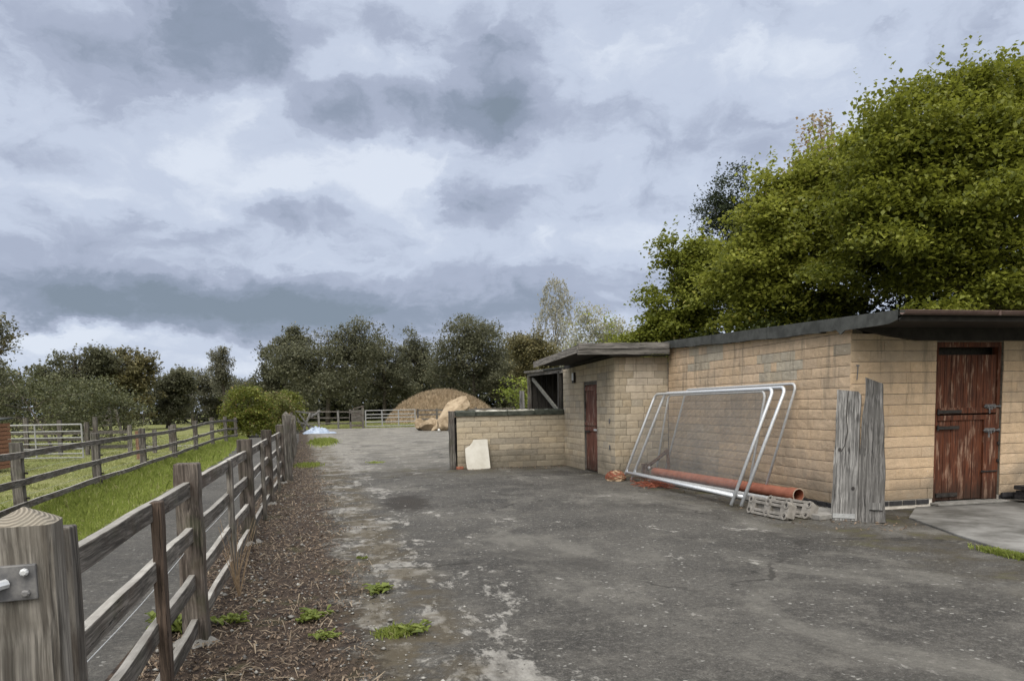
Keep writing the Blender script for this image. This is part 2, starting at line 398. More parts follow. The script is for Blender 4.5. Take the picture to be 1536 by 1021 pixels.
def tarmac(lane=False):
    m, t, bs = mat('lane_tarmac' if lane else 'drive_tarmac'); p = t.obj(); x, y, z = t.sep(p)
    big = t.noise(p, .55, 6, .62); mid = t.noise(p, 2.6, 6, .65); fine = t.noise(p, 60, 3, .7); agg = t.voro(p, 140, 'Color')
    ar = t.sep(agg)[0]
    c = t.mix(t.ss(big, .3, .7), (.030,.0275,.024), (.088,.082,.072))
    c = t.mix(t.m('MULTIPLY', t.ss(mid, .48, .70), .7), c, (.13,.121,.106))
    c = t.mix(t.m('MULTIPLY', t.ss(fine, .52, .36), .65), c, (.022,.021,.019)); g2 = t.noise(p, 17, 6, .75)
    c = t.mix(t.m('MULTIPLY', t.ss(g2, .52, .66), .75), c, (.15,.141,.125)); c = t.mix(t.m('MULTIPLY', t.ss(g2, .46, .35), .7), c, (.019,.017,.015)); g3 = t.noise(p, 36, 4, .8); c = t.mix(t.m('MULTIPLY', t.ss(g3, .54, .66), .5), c, (.17,.16,.142))
    c = t.mix(t.m('MULTIPLY', t.ss(ar, .88, .99), .35), c, (.24,.23,.215))
    c = t.mix(t.m('MULTIPLY', t.ss(t.sep(t.voro(p, 46, 'Color'))[1], .988, .996), .5), c, (.42,.41,.38))
    h = t.m('ADD', t.m('MULTIPLY', fine, .5), t.m('MULTIPLY', ar, .35))
    if not lane:
        # worn, whitish concrete showing through
        sx = t.vm('MULTIPLY', p, (1.0, .55, 1)); w1 = t.noise(sx, 1.5, 8, .72, .6); w2 = t.noise(sx, 7.5, 6, .72)
        edge = t.m('ADD', x, t.m('MULTIPLY_ADD', y, .052, -.30))                # 0 along the soil verge
        e2 = t.m('ADD', edge, t.m('ADD', t.m('MULTIPLY', t.m('SUBTRACT', mid, .5), 1.3), t.m('MULTIPLY', t.m('SUBTRACT', g2, .5), .7)))
        nearv = t.m('MULTIPLY', t.ss(edge, 2.2, .5), .125)
        jy = t.m('ADD', t.m('ADD', y, t.m('MULTIPLY', x, .12)), t.m('MULTIPLY', t.m('SUBTRACT', mid, .5), 1.6)); far = t.m('ADD', t.m('MULTIPLY', t.ss(jy, 17.6, 18.0), .35), t.m('MULTIPLY', t.ss(y, 14, 30), .65))
        thr = t.m('SUBTRACT', t.m('SUBTRACT', .618, nearv), t.m('MULTIPLY', far, .12))
        wm = t.ss(t.m('ADD', w1, t.m('MULTIPLY', t.m('SUBTRACT', w2, .5), .42)), thr, t.m('ADD', thr, .06))
        wc = t.mix(t.ss(w2, .35, .65), (.14,.13,.115), (.36,.345,.315))
        c = t.mix(t.m('MULTIPLY', t.ss(t.noise(t.vm('MULTIPLY', p, (.8, .45, 1)), .9, 6, .68, .4), .50, .66), .55), c, (.17,.16,.14))
        c = t.mix(t.m('MULTIPLY', wm, .72), c, wc)
        st = t.noise(t.vm('MULTIPLY', p, (.35, 1.0, 1)), 1.3, 6, .65)
        c = t.mix(t.m('MULTIPLY', far, t.m('MULTIPLY_ADD', t.ss(st, .35, .65), .6, .3)), c, (.22,.205,.175))
        c = t.mix(t.m('MULTIPLY', far, t.m('MULTIPLY', t.ss(st, .5, .32), .55)), c, (.075,.070,.064))
        # dark damp stain
        q = t.vm('LENGTH', t.vm('MULTIPLY', t.vm('SUBTRACT', p, (.95, 12.0, 0)), (1.5, .55, 0)))
        c = t.mix(t.m('MULTIPLY', t.ss(t.m('ADD', q, mid), 1.25, .85), .85), c, (.024,.019,.014))
        # moss, and contact shade painted into the colour, along the walls and worn joint
        mo = t.noise(p, 1.7, 6, .65)
        wl = t.m('MAXIMUM', t.m('MULTIPLY', t.ss(y, 15.6, 17.6), t.ss(y, 19, 18.3)), t.m('MULTIPLY', t.ss(x, 4.7, 5.9), t.ss(y, 20, 17)))
        c = t.mix(t.m('MULTIPLY', wl, t.m('MULTIPLY', t.ss(mo, .40, .62), .75)), c, (.045,.036,.02))
        c = t.mix(t.m('MULTIPLY', t.m('MULTIPLY', wl, t.ss(mo, .55, .7)), .55), c, (.10,.10,.03))
        cw = t.vm('ADD', t.vm('MULTIPLY', p, (1, .7, 1)), t.vm('SCALE', t.noise(p, 1.6, 4, col=True), scale=.9))
        ck = t.voro(cw, .33, 'Distance', 'DISTANCE_TO_EDGE')
        c = t.mix(t.m('MULTIPLY', t.m('MULTIPLY', t.ss(ck, .012, .004), t.ss(t.noise(p, .8, 3), .45, .6)), .7), c, (.018,.016,.013))
        c = t.mix(t.m('MULTIPLY', t.ss(t.noise(t.vm('MULTIPLY', p, (1, .6, 1)), .75, 5, .6, .4), .56, .68), .5), c, (.03,.027,.023))
        # soil verge under the fence
        so = t.ss(e2, .12, -.10)
        sc = t.mix(t.ss(t.noise(p, 14, 6, .7), .35, .65), (.017,.011,.008), (.085,.058,.039))
        sc = t.mix(t.m('MULTIPLY', t.ss(t.noise(p, 3, 5, .6), .5, .7), t.m('MULTIPLY', t.ss(y, 8, 18), .8)), sc, (.14,.11,.07))
        sc = t.mix(t.m('MULTIPLY', t.ss(t.noise(p, 2.2, 4), .58, .7), .5), sc, (.06,.065,.02))
        c = t.mix(so, c, sc)
        band = t.m('MULTIPLY', t.ss(edge, -.3, .25), t.ss(edge, 1.0, .5))
        c = t.mix(t.m('MULTIPLY', t.m('MULTIPLY', band, t.ss(mo, .42, .58)), .75), c, (.075,.058,.032))
        h = t.m('ADD', h, t.m('MULTIPLY', t.m('MULTIPLY', so, t.noise(p, 22, 5, .7)), 3.0)); h = t.m('ADD', h, t.m('MULTIPLY', wm, .35))
    else:
        c = t.mix(.25, c, (.075,.072,.066)); c = t.mix(t.m('MULTIPLY', t.ss(t.noise(p, 3.5, 6, .7), .6, .72), .5), c, (.3,.29,.27))
    rr = t.m('MULTIPLY_ADD', mid, .3, .68)
    finish(t, bs, c, rr, t.bump(t.m('ADD', h, t.m('MULTIPLY', g2, .9)), .8, .016), 0, .3); return m
def sheet(name, poly, z, m):
    b = MB(); b.add([(x, y, z) for x, y in poly], [tuple(range(len(poly)))]); return kind(b.build(name, m), 'structure')
sheet('driveway', [(-1.25,-8),(30,-8),(30,20),(12,20),(12,59.5),(-3.4,59.5),(-2.2,38),(-1.62,20)], 0.0, tarmac())
sheet('lane', [(-1.25,-8),(-1.62,20),(-2.2,38),(-3.4,59.5),(-6.5,59.5),(-4.9,38),(-3.85,25),(-3.62,19),(-3.36,12.8),(-3.24,9.9),(-3.2,-8)], -.006, tarmac(True))
sl = MB(); pts = [(7.75,8.66),(7.02,7.95),(6.60,6.75),(6.22,5.45),(6.0,4.6),(14,4.6),(14,8.68)]
sl.prism(pts, -.05, .026); kind(sl.build('concrete_slab', None or plain('apron_concrete', (.07,.067,.06), (.215,.21,.198), 1.7, .8, .4, .01), bevel=.012), 'structure')

# ------------------------------------------------------------------ block walls
def block_wall(mb, core, O, U, N, L, ztop, openings=(), z0=0.0, h=.1475, lens=(.3,.5), colf=None, seed=1, thick=.2, rough=.009, vg=.0014):
    """rock-faced blocks laid in courses on a mortar core. O: start point, U: along, N: outward"""
    rr = random.Random(seed); O, U, N = Vector(O), Vector(U), Vector(N); Z = Vector((0,0,1))
    # core, split round the openings
    cuts = sorted({.03, L-.03, *[o[0] for o in openings], *[o[1] for o in openings]})
    for a, b in zip(cuts, cuts[1:]):
        op = [o for o in openings if o[0] <= a+1e-6 and o[1] >= b-1e-6]
        zs = [(z0, None)]
        if op: zs = ([(z0, op[0][2])] if op[0][2] > z0+.02 else []) + ([(op[0][3], None)] if op[0][3] < min(ztop(a), ztop(b)) else [])
        for (za, zb) in zs:
            f0 = -.009; f1 = -thick
            c = []
            for s_ in (a, b):
                top = ztop(s_)-.004 if zb is None else zb
                for q in (f0, f1):
                    c += [O+U*s_+N*q+Z*za, O+U*s_+N*q+Z*top]
            core.add(c, [(0,1,5,4),(2,6,7,3),(0,2,3,1),(4,5,7,6),(1,3,7,5),(0,4,6,2)])
    course = 0; z = z0; g_ = .0038
    while z < max(ztop(0), ztop(L))-.02:
        s_ = 0; first = True
        joints = [0.0]
        while s_ < L:
            ln = rr.uniform(*lens)
            if colf and colf(s_+.1, z)[1]: ln = rr.uniform(.12, .26)
            if first and course % 2: ln *= .5
            first = False; s_ += ln
            joints.append(min(s_, L) if L-s_ > .1 else L)
            if joints[-1] >= L: break
        for a, b in zip(joints, joints[1:]):
            segs = [(a, b)]
            for (oa, ob, oz0, oz1) in openings:
                if z+h*.5 > oz0 and z+h*.5 < oz1:
                    ns = []
                    for (p, q) in segs:
                        if q <= oa or p >= ob: ns.append((p, q)); continue
                        if p < oa: ns.append((p, oa))
                        if q > ob: ns.append((ob, q))
                    segs = ns
            for (p, q) in segs:
                if q-p < .03: continue
                zt = lambda s: min(z+h-g_, ztop(s)-.002)
                if zt((p+q)/2)-z < .02: continue
                nx = max(3, int((q-p)/.05)); nz = 4
                col = colf((p+q)/2, z)[0] if colf else (.4,.3,.2)
                v = rr.uniform(.90, 1.06); w = rr.uniform(-.008, .008)
                col = tuple(max(.02, c_*v+dw) for c_, dw in zip(col, (w, 0, -w)))
                vs = []; out = rr.uniform(-.002, .004)
                for i in range(nx+1):
                    for j in range(nz+1):
                        s = p+(q-p)*i/nx; ed = i in (0, nx) or j in (0, nz)
                        if i == 0: s += vg
                        if i == nx: s -= vg
                        zz = z+g_+(zt(s)-z-g_)*j/nz
                        b_ = O+U*s+Z*zz
                        n_ = mnoise.noise(b_*7.0)*.55+mnoise.noise(b_*17)*.45+mnoise.noise(b_*3.1)*.3
                        off = (0.0005+.002*n_ if ed else .004+rough*n_)+out
                        if ed: b_ = b_+U*(.0025*mnoise.noise(b_*31))+Z*(.003*mnoise.noise(b_*29+Vector((5,5,5))))
                        vs.append(b_+N*off)
                fs = [(i*(nz+1)+j, (i+1)*(nz+1)+j, (i+1)*(nz+1)+j+1, i*(nz+1)+j+1) for i in range(nx) for j in range(nz)]
                # sides back to the mortar
                ring = [i*(nz+1) for i in range(nx+1)]+[nx*(nz+1)+j for j in range(1, nz+1)]+[i*(nz+1)+nz for i in range(nx-1, -1, -1)]+[j for j in range(nz-1, 0, -1)]
                o = len(vs); vs += [vs[i]-N*.022 for i in ring]; nr = len(ring)
                fs += [(ring[i], o+i, o+(i+1) % nr, ring[(i+1) % nr]) for i in range(nr)]
                mb.add(vs, fs, col)
        z += h; course += 1

BUFF = (.55,.415,.285); DULL = (.40,.34,.25); GRY = (.43,.375,.29)
# ---- stable: long block wall, door front, roof, gutter
stable = thing('stable_block', 'larger buff block stable with flat roof, brown gutter and worn red door', 'stable', (6.7, 8.7, 0))
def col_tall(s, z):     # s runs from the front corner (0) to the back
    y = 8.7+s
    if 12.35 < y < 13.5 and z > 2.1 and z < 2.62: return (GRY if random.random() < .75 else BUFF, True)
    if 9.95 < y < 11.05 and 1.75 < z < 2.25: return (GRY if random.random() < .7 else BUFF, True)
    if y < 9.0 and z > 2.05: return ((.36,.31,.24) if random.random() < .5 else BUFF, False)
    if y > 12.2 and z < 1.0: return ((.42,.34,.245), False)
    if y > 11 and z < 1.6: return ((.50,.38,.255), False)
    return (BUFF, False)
rooft = lambda y: 2.60+(y-7.7)*.0308
wb, wc = MB(), MB()
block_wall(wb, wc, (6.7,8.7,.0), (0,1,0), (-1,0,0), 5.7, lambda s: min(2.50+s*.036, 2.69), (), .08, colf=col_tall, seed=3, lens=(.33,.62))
w_ = wb.build('side_wall', BLOCK, stable); wc.build('mortar_bed', MORTAR, w_)
wb, wc = MB(), MB()
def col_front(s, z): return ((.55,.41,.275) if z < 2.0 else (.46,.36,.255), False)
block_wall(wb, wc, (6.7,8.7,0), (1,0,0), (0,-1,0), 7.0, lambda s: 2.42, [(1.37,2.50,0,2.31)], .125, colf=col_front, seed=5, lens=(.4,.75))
w_ = wb.build('front_wall', BLOCK, stable); wc.build('mortar_bed', MORTAR, w_)
rb = MB(); rb.b2((6.92,14.2,0),(13.7,14.4,2.6)); rb.b2((13.5,8.9,0),(13.7,14.2,2.6)); rb.build('rear_wall', MORTAR, stable)
# plinth of dark bricks
pb, pm = MB(), MB()
pm.b2((6.703,8.712,-.02),(8.07,8.78,.123)); pm.b2((9.20,8.712,-.02),(13.6,8.78,.123)); pm.b2((6.712,8.78,-.02),(6.78,14.3,.078))
x = 6.705
while x < 13.4:
    if not (7.86 < x < 9.2): pb.b2((x,8.698,.050),(x+.205,8.75,.115))
    x += .22
    if 7.86 < x < 9.0: x = 9.205
for zz in (.012,):
    y = 8.72
    while y < 14.1:
        pb.b2((6.699,y,.010),(6.75,y+.205,.072)); y += .22
x = 9.22
while x < 10.2: pb.b2((x,8.655,.09),(x+.2,8.69,.155)); x += .215
pm.build('plinth_mortar', PALEMORTAR, stable); pb.build('plinth', ENGBRICK, stable, bevel=.004)
# step at the door
sb = MB(); sb.b2((8.04,8.56,.03),(9.24,8.86,.062)); sb.build('threshold', CONC, stable, bevel=.006)
# roof
rf = MB()
y0, y1 = 7.7, 14.9
rf.add([(6.6,y0,rooft(y0)),(14,y0,rooft(y0)),(14,y1,rooft(y1)),(6.6,y1,rooft(y1)),(6.6,y0,rooft(y0)-.06),(14,y0,rooft(y0)-.06),(14,y1,rooft(y1)-.06),(6.6,y1,rooft(y1)-.06)],
       [(0,1,2,3),(7,6,5,4),(0,4,5,1),(1,5,6,2),(2,6,7,3),(3,7,4,0)])
rf.build('roof', FELT2, stable)
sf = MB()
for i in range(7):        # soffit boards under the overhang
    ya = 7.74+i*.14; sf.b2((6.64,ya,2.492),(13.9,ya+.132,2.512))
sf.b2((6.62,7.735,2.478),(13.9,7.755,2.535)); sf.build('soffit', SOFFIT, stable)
q = MB(); q.prism([(6.72,2.497),(6.85,2.455),(7.25,2.385),(7.7,2.325),(13.4,2.315),(13.4,2.497)], 0, .09, Matrix.Translation((0,8.70,0)) @ Matrix.Rotation(R(90),4,'X')); q.build('eaves_shadow_wedge', SOFFIT, stable)  # dark wedge modelled in place of the shadow under the overhang
# felted verge along the side wall, in lapped lengths
vg = MB(); ys = [14.35, 13.25, 12.35, 11.5, 10.55, 9.2]; lo = [.135, .15, .155, .165, .17, .17]
for i in range(5):
    ya, yb = ys[i], ys[i+1]; n = 6
    for q in range(n):
        a = ya+(yb-ya)*q/n; b = ya+(yb-ya)*(q+1)/n; j0 = .008*math.sin(a*5+i); j1 = .008*math.sin(b*5+i)
        xo = 6.595-.004*(i % 2)
        vg.add([(xo,a,rooft(a)+.012),(xo,b,rooft(b)+.012),(xo,b,rooft(b)-lo[i+1]+j1),(xo,a,rooft(a)-lo[i]+j0),
                (6.68,a,rooft(a)+.012),(6.68,b,rooft(b)+.012),(6.68,b,rooft(b)-lo[i+1]+j1),(6.68,a,rooft(a)-lo[i]+j0)],
               [(0,1,2,3),(0,4,5,1),(3,2,6,7),(4,7,6,5)])
vg.build('verge_felt', FELT, stable)
vf = MB()      # loose flap folded round the overhang
prof = [(9.2,.155),(8.95,.165),(8.85,.15),(8.75,.22),(8.66,.17),(8.4,.165),(8.1,.16),(7.85,.15),(7.70,.11)]
for (a, la), (b, lb) in zip(prof, prof[1:]):
    vf.add([(6.578,a,rooft(a)+.008),(6.578,b,rooft(b)+.008),(6.572,b,rooft(b)-lb),(6.572,a,rooft(a)-la),
            (6.75,a,rooft(a)+.012),(6.75,b,rooft(b)+.012),(6.594,b,rooft(b)-lb),(6.594,a,rooft(a)-la)], [(0,1,2,3),(0,4,5,1),(3,2,6,7),(4,7,6,5)])
vf.build('felt_flap', FELT, stable)
pm2 = MB()     # pale mortar bead where the wall meets the verge
for i in range(14):
    a = 8.75+i*.13; pm2.box((6.693, a, 2.485+(a-8.7)*.036), (.02, .12, random.uniform(.012,.03)), Matrix.Rotation(random.uniform(-.15,.15), 3, 'X'))
pm2.build('mortar_bead', PALEMORTAR, stable)
gt = MB()
def gutter_run(xa, xb):
    n = 10; vs = []; fs = []
    for xx in (xa, xb):
        for rr_ in (.050, .045):
            for i in range(n+1):
                an = math.pi*i/n; vs.append((xx, 7.66+rr_*math.cos(an)*1.0, 2.592-rr_*math.sin(an)))
    o = n+1
    for i in range(n): fs += [(i, i+1, 2*o+i+1, 2*o+i), (o+i, 3*o+i, 3*o+i+1, o+i+1), (i, o+i, o+i+1, i+1), (2*o+i, 2*o+i+1, 3*o+i+1, 3*o+i)]
    gt.add(vs, fs)
gutter_run(6.6, 13.9); gt.b2((6.6,7.605,2.586),(13.9,7.615,2.598))
gt.b2((6.6,7.70,2.594),(13.9,7.73,2.606))
for xx in (7.95, 9.6): gt.b2((xx,7.60,2.54),(xx+.03,7.66,2.60))
gt.build('gutter', GUTTER, stable, smooth=False)
# door
def plank_leaf(x0, x1, z0, z1, y, n, seed):
    mb = MB(); rr = random.Random(seed); w = (x1-x0)/n
    for i in range(n):
        mb.b2((x0+i*w+.003, y+rr.uniform(-.003,.003), z0+rr.uniform(0,.012)), (x0+(i+1)*w-.003, y+.025, z1))
    return mb
XD0, XD1 = 7.86, 8.84
fr = MB(); fr.b2((7.832,8.80,.06),(7.885,8.90,2.31)); fr.b2((8.82,8.80,.06),(8.868,8.90,2.31)); fr.b2((7.885,8.80,2.24),(8.82,8.90,2.31)); fr.build('door_frame', DOORM, stable)
dk = MB(); dk.b2((7.75,9.0,0),(8.95,9.03,2.35)); dk.build('dark_interior', BLKIRON, stable)
up = plank_leaf(7.89, 8.815, 1.30, 2.13, 8.815, 9, 4).build('upper_door', DOORM, stable)
lw = plank_leaf(7.89, 8.815, .075, 1.28, 8.82, 8, 6).build('lower_door', DOORM, stable)
q = MB(); q.b2((7.89,8.793,1.215),(8.815,8.818,1.285)); q.build('top_ledge', DOORM, lw)
q = MB(); q.b2((7.89,8.79,1.31),(8.815,8.813,1.39)); q.build('bottom_ledge', DOORM, up)
q = MB(); q.b2((7.885,8.778,1.315),(8.25,8.789,1.36)); q.tube([(7.885,8.78,1.30),(7.885,8.78,1.375)], .014, 8); q.build('hinge', BLKIRON, up)
q = MB(); q.b2((7.885,8.778,1.09),(8.22,8.792,1.135)); q.tube([(7.885,8.78,1.075),(7.885,8.78,1.15)], .014, 8)
q.build('hinge', BLKIRON, lw); q = MB(); q.b2((7.895,8.79,.13),(8.23,8.816,.185)); q.build('hinge', BLKIRON, lw)
for (zz, par) in ((1.40, up), (1.06, lw)):
    q = MB(); q.tube([(8.60,8.775,zz),(8.86,8.775,zz)], .011, 8); q.b2((8.63,8.785,zz-.03),(8.79,8.80,zz+.03)); q.tube([(8.66,8.775,zz),(8.66,8.75,zz-.02),(8.66,8.745,zz-.10)], .010, 8)
    q.tube([(8.70,8.775,zz),(8.70,8.755,zz-.01),(8.70,8.75,zz-.05)], .008, 6)
    for xx in (8.64, 8.75): q.b2((xx,8.76,zz-.018),(xx+.02,8.79,zz+.018))
    q.b2((8.845,8.785,zz-.02),(8.885,8.80,zz+.02)); q.build('bolt', STEEL, par)
q = MB(); q.b2((8.625,8.796,.075),(8.815,8.817,1.22)); q.build('edge_board', DOORM, lw)
q = MB(); q.tube([(8.62,8.785,.47),(8.84,8.785,.47)], .012, 6); q.b2((8.60,8.787,.455),(8.66,8.797,.485)); q.build('kick_bolt', BLKIRON, lw)
for zz in (.62,.87):
    q = MB(); q.box((8.86,8.79,zz), (.03,.02,.045)); q.build('staple', BLKIRON, stable)
# the door was drawn to its own measure: fit it to its opening
for o_ in list(stable.children_recursive):
    if o_.name.split('.')[0] in ('door_frame','dark_interior','upper_door','lower_door','top_ledge','bottom_ledge','hinge','bolt','edge_board','kick_bolt','staple'):
        for v_ in o_.data.vertices: v_.co.x = 8.075-6.7+(v_.co.x+6.7-7.832)*1.075; v_.co.y -= .07
# ---- outhouse with narrow door, joined to the stable
oh = thing('outhouse', 'smaller grey-buff block outhouse with narrow red door and timber fascia', 'outhouse', (5.5, 14.4, 0))
def col_oh(s, z): return ((.43,.365,.27) if random.random() < .8 else (.37,.32,.245), False)
def col_ohf(s, z):
    if .35 < s < 1.0 and z > 1.5: return ((.44,.38,.30), False)
    return ((.35,.295,.215) if s < .35 else (.41,.345,.255) if random.random() < .7 else (.34,.295,.225), s < .3)
wb, wc = MB(), MB(); block_wall(wb, wc, (5.5,14.4,0), (0,1,0), (-1,0,0), 3.65, lambda s: 2.50-.02*s, [(1.10,2.02,0,2.04)], 0.0, colf=col_oh, seed=8, vg=.004, lens=(.25,.45))
w_ = wb.build('door_wall', BLOCK, oh); wc.build('mortar_bed', MORTAR, w_)
wb, wc = MB(), MB(); block_wall(wb, wc, (5.5,14.4,0), (1,0,0), (0,-1,0), 1.19, lambda s: 2.50, (), 0.0, colf=col_ohf, seed=9, vg=.004, lens=(.25,.5))
w_ = wb.build('front_wall', BLOCK, oh); wc.build('mortar_bed', MORTAR, w_)
q = MB(); q.add([(4.64,14.1,2.74),(6.69,14.1,2.75),(6.69,17.62,2.60),(4.64,17.62,2.59),(4.64,14.1,2.68),(6.69,14.1,2.68),(6.69,17.62,2.53),(4.64,17.62,2.53)], [(0,1,2,3),(7,6,5,4),(0,4,5,1),(1,5,6,2),(2,6,7,3),(3,7,4,0)])
q.build('roof', FELT2, oh)
q = MB(); q.bar((4.62,14.085,2.70),(6.57,14.085,2.715), .03, .115, 6, .004); q.build('upper_fascia', WFX, oh)
q = MB(); q.bar((4.60,14.10,2.585),(6.58,14.10,2.595), .03, .105, 6, .004); q.build('lower_fascia', wood('pale_fascia_x', 0, (.08,.074,.066), (.20,.185,.165)), oh)
q = MB(); q.bar((4.625,14.1,2.645),(4.625,17.62,2.535), .03, .14, 8, .005); q.build('verge_board', WFY, oh)
q = MB()
for i in range(5): q.add([(4.66+i*.165,14.13,2.655),(4.66+i*.165+.158,14.13,2.655),(4.66+i*.165+.158,17.6,2.505),(4.66+i*.165,17.6,2.505)], [(0,1,2,3)])
q.b2((5.3,14.11,2.51),(6.6,14.36,2.53)); q.build('soffit', SOFFIT, oh)
q = MB()
q.b2((5.512,15.50,.02),(5.58,15.545,2.03)); q.b2((5.512,16.375,.02),(5.58,16.42,2.03)); q.b2((5.512,15.545,1.985),(5.58,16.375,2.03)); q.build('door_frame', WZ, oh)
def plank_leaf_y(y0, y1, z0, z1, xx, n, seed):
    mb = MB(); rr = random.Random(seed); w = (y1-y0)/n
    for i in range(n): mb.b2((xx+rr.uniform(-.003,.003), y0+i*w+.003, z0+rr.uniform(0,.01)), (xx+.025, y0+(i+1)*w-.003, z1))
    return mb
ud = plank_leaf_y(15.55,16.37,1.07,1.98,5.535,7,2).build('upper_door', DOORL, oh); ld = plank_leaf_y(15.55,16.37,.03,1.05,5.538,7,3).build('lower_door', DOORL, oh)
q = MB(); q.b2((5.51,15.55,1.06),(5.533,16.37,1.13)); q.build('ledge', DOORL, ud); q = MB(); q.b2((5.515,15.55,1.85),(5.533,16.37,1.94)); q.build('ledge', DOORL, ud)
q = MB(); q.b2((5.512,15.55,.93),(5.536,16.37,1.02)); q.build('ledge', DOORL, ld)
q = MB(); q.tube([(5.505,16.33,1.45),(5.505,16.33,1.6)], .012, 6); q.build('hinge_pin', BLKIRON, ud); q = MB(); q.b2((5.50,16.05,.90),(5.512,16.37,.94)); q.build('hinge', BLKIRON, ld)
q = MB(); q.b2((5.50,15.56,.945),(5.512,15.74,.985)); q.build('latch', GALV2, ld)
q = MB(); q.b2((5.44,16.98,2.06),(5.488,17.14,2.31)); lp = q.build('wall_lamp', BLKIRON, oh, bevel=.006); q = MB(); q.b2((5.425,16.99,2.12),(5.442,17.10,2.30)); q.build('diffuser', LAMPW, lp, bevel=.006)
q = MB(); q.b2((5.53,14.42,2.40),(5.62,18.05,2.56)); q.build('wall_head', SOFFIT, oh)
for (zz) in (1.18, .62):
    q = MB(); q.b2((5.478,14.66,zz-.05),(5.49,14.72,zz+.05)); q.build('wall_bracket', STEEL, oh)
# ---- open shed behind the outhouse
sh = thing('open_shed', 'dark open timber shed behind the low wall, with diagonal brace', 'shed', (5.5, 18.1, 0))
q = MB(); q.bar((5.5,18.06,2.40),(5.5,21.7,2.46), .06, .09, 6, .006); q.build('front_beam', WFY, sh)
q = MB(); q.bar((5.42,19.6,2.49),(5.42,21.75,2.545), .05, .05, 4, .004); q.build('roof_batten', WFY, sh)
q = MB(); q.add([(5.4,18.06,2.46),(9.5,18.06,2.60),(9.5,21.8,2.66),(5.4,21.8,2.535),(5.4,18.06,2.50),(9.5,18.06,2.64),(9.5,21.8,2.70),(5.4,21.8,2.575)], [(0,3,2,1),(4,5,6,7),(0,1,5,4),(1,2,6,5),(2,3,7,6),(3,0,4,7)]); q.build('roof', FELT2, sh)
for yy in (21.55, 18.35):
    q = MB(); q.bar((5.5,yy,0),(5.5,yy,2.40), .10, .10, 6, .004, (0,1,0)); q.build('post', WZ if yy > 20 else WDZ, sh)
q = MB(); q.bar((5.52,21.2,2.32),(5.52,18.5,1.35), .05, .09, 3); q.build('brace', plain('brace_wood', (.10,.10,.085), (.17,.165,.145), 9), sh)
q = MB()
for i in range(22): q.b2((9.3,18.1+i*.17,0),(9.33,18.1+i*.17+.16,2.58))
for i in range(22): q.b2((5.56+i*.17,21.6,0),(5.56+i*.17+.162,21.63,2.5))
for i in range(20): q.b2((5.8+i*.17,18.06,0),(5.8+i*.17+.165,18.09,2.5))
q.build('boarding', WDZ, sh)
q = MB()
for yy in (18.7, 19.4): q.bar((6.6,yy,0),(6.6,yy,2.45), .07, .07)
q.build('inner_post', WDZ, sh)
q = MB(); q.bar((5.44,22.25,0),(5.44,22.25,2.0), .13, .11, 8, .01, (0,1,0))
tag(q.build('fence_post', WZG), 'pale grey post standing just past the open shed', 'post')
# ---- low wall
lwall = thing('low_wall', 'low buff block wall with dark stone coping beside the outhouse', 'wall', (2.72, 18.0, 0))
def col_low(s, z):
    if z < .6 and .7 < s < 2.2 and random.random() < .6: return ((.29,.25,.19), False)
    if z > 1.1: return ((.37,.32,.24), False)
    return (DULL, False)
wb, wc = MB(), MB(); block_wall(wb, wc, (2.72,18.0,0), (1,0,0), (0,-1,0), 2.78, lambda s: 1.30, (), 0.0, colf=col_low, seed=12, vg=.004, lens=(.36,.48))
w_ = wb.build('wall_face', BLOCK, lwall); wc.build('mortar_bed', MORTAR, w_)
q = MB(); q.b2((2.72,18.19,0),(5.48,18.215,1.295)); q.b2((2.695,18.0,0),(2.718,18.21,1.29)); q.build('rear_face', BLOCK, lwall)
xs = [2.70, 3.21, 4.02, 4.72, 5.49]
for a, b in zip(xs, xs[1:]):
    q = MB(); n = 8; vs = []; fs = []
    cp = MB(); cp.b2((a+.004,17.955,1.302),(b-.004,18.26,1.415)); co_ = cp.build('coping_stone', COPING, lwall, bevel=.012)
    for i in range(n+1):
        xx = a+.01+(b-a-.02)*i/n
        vs += [(xx,17.97+random.uniform(-.006,.012),1.412),(xx,17.985,1.43+random.uniform(0,.025)),(xx,18.22,1.44+random.uniform(0,.02)),(xx,18.25,1.412)]
    for i in range(n): fs += [(i*4+j, i*4+4+j, i*4+5+j, i*4+1+j) for j in range(3)]
    fs += [(0,1,2,3),(n*4+3,n*4+2,n*4+1,n*4)]
    q.add(vs, fs); q.build('lichen_crust', COPTOP if a < 4.5 and a > 3 else COPING, co_)
q = MB(); q.bar((2.60,18.02,0),(2.60,18.02,1.445), .14, .14, 12, .012, (0,1,0))
tag(q.build('timber_post', WZ, None, bevel=.012), 'square weathered post at the free end of the low block wall', 'post')
q = MB(); q.b2((2.68,17.93,0),(2.86,18.0-.012,.07)); tag(q.build('brick', plain('red_brick', (.22,.08,.05), (.33,.13,.08), 20), None, bevel=.006), 'red brick on the ground against the low wall end', 'brick')
# white board leaning on the low wall
poly = [(0.04,0),(.30,-.0),(.585,.012),(.60,.03),(.575,.735),(.565,.75),(.235,.75),(.215,.735),(.19,.68),(.12,.60),(.03,.555),(0,.53),(.0,.2),(.02,.03)]
Mx = Matrix.Translation((2.895,17.72,.0)) @ Matrix.Rotation(R(90-15), 4, 'X')
q = MB(); q.prism([(x_, y_) for x_, y_ in poly], -.018, .018, Mx)
tag(q.build('white_board', BOARDW, None, bevel=.005), 'off-white board with a cut corner leaning on the low wall', 'board')

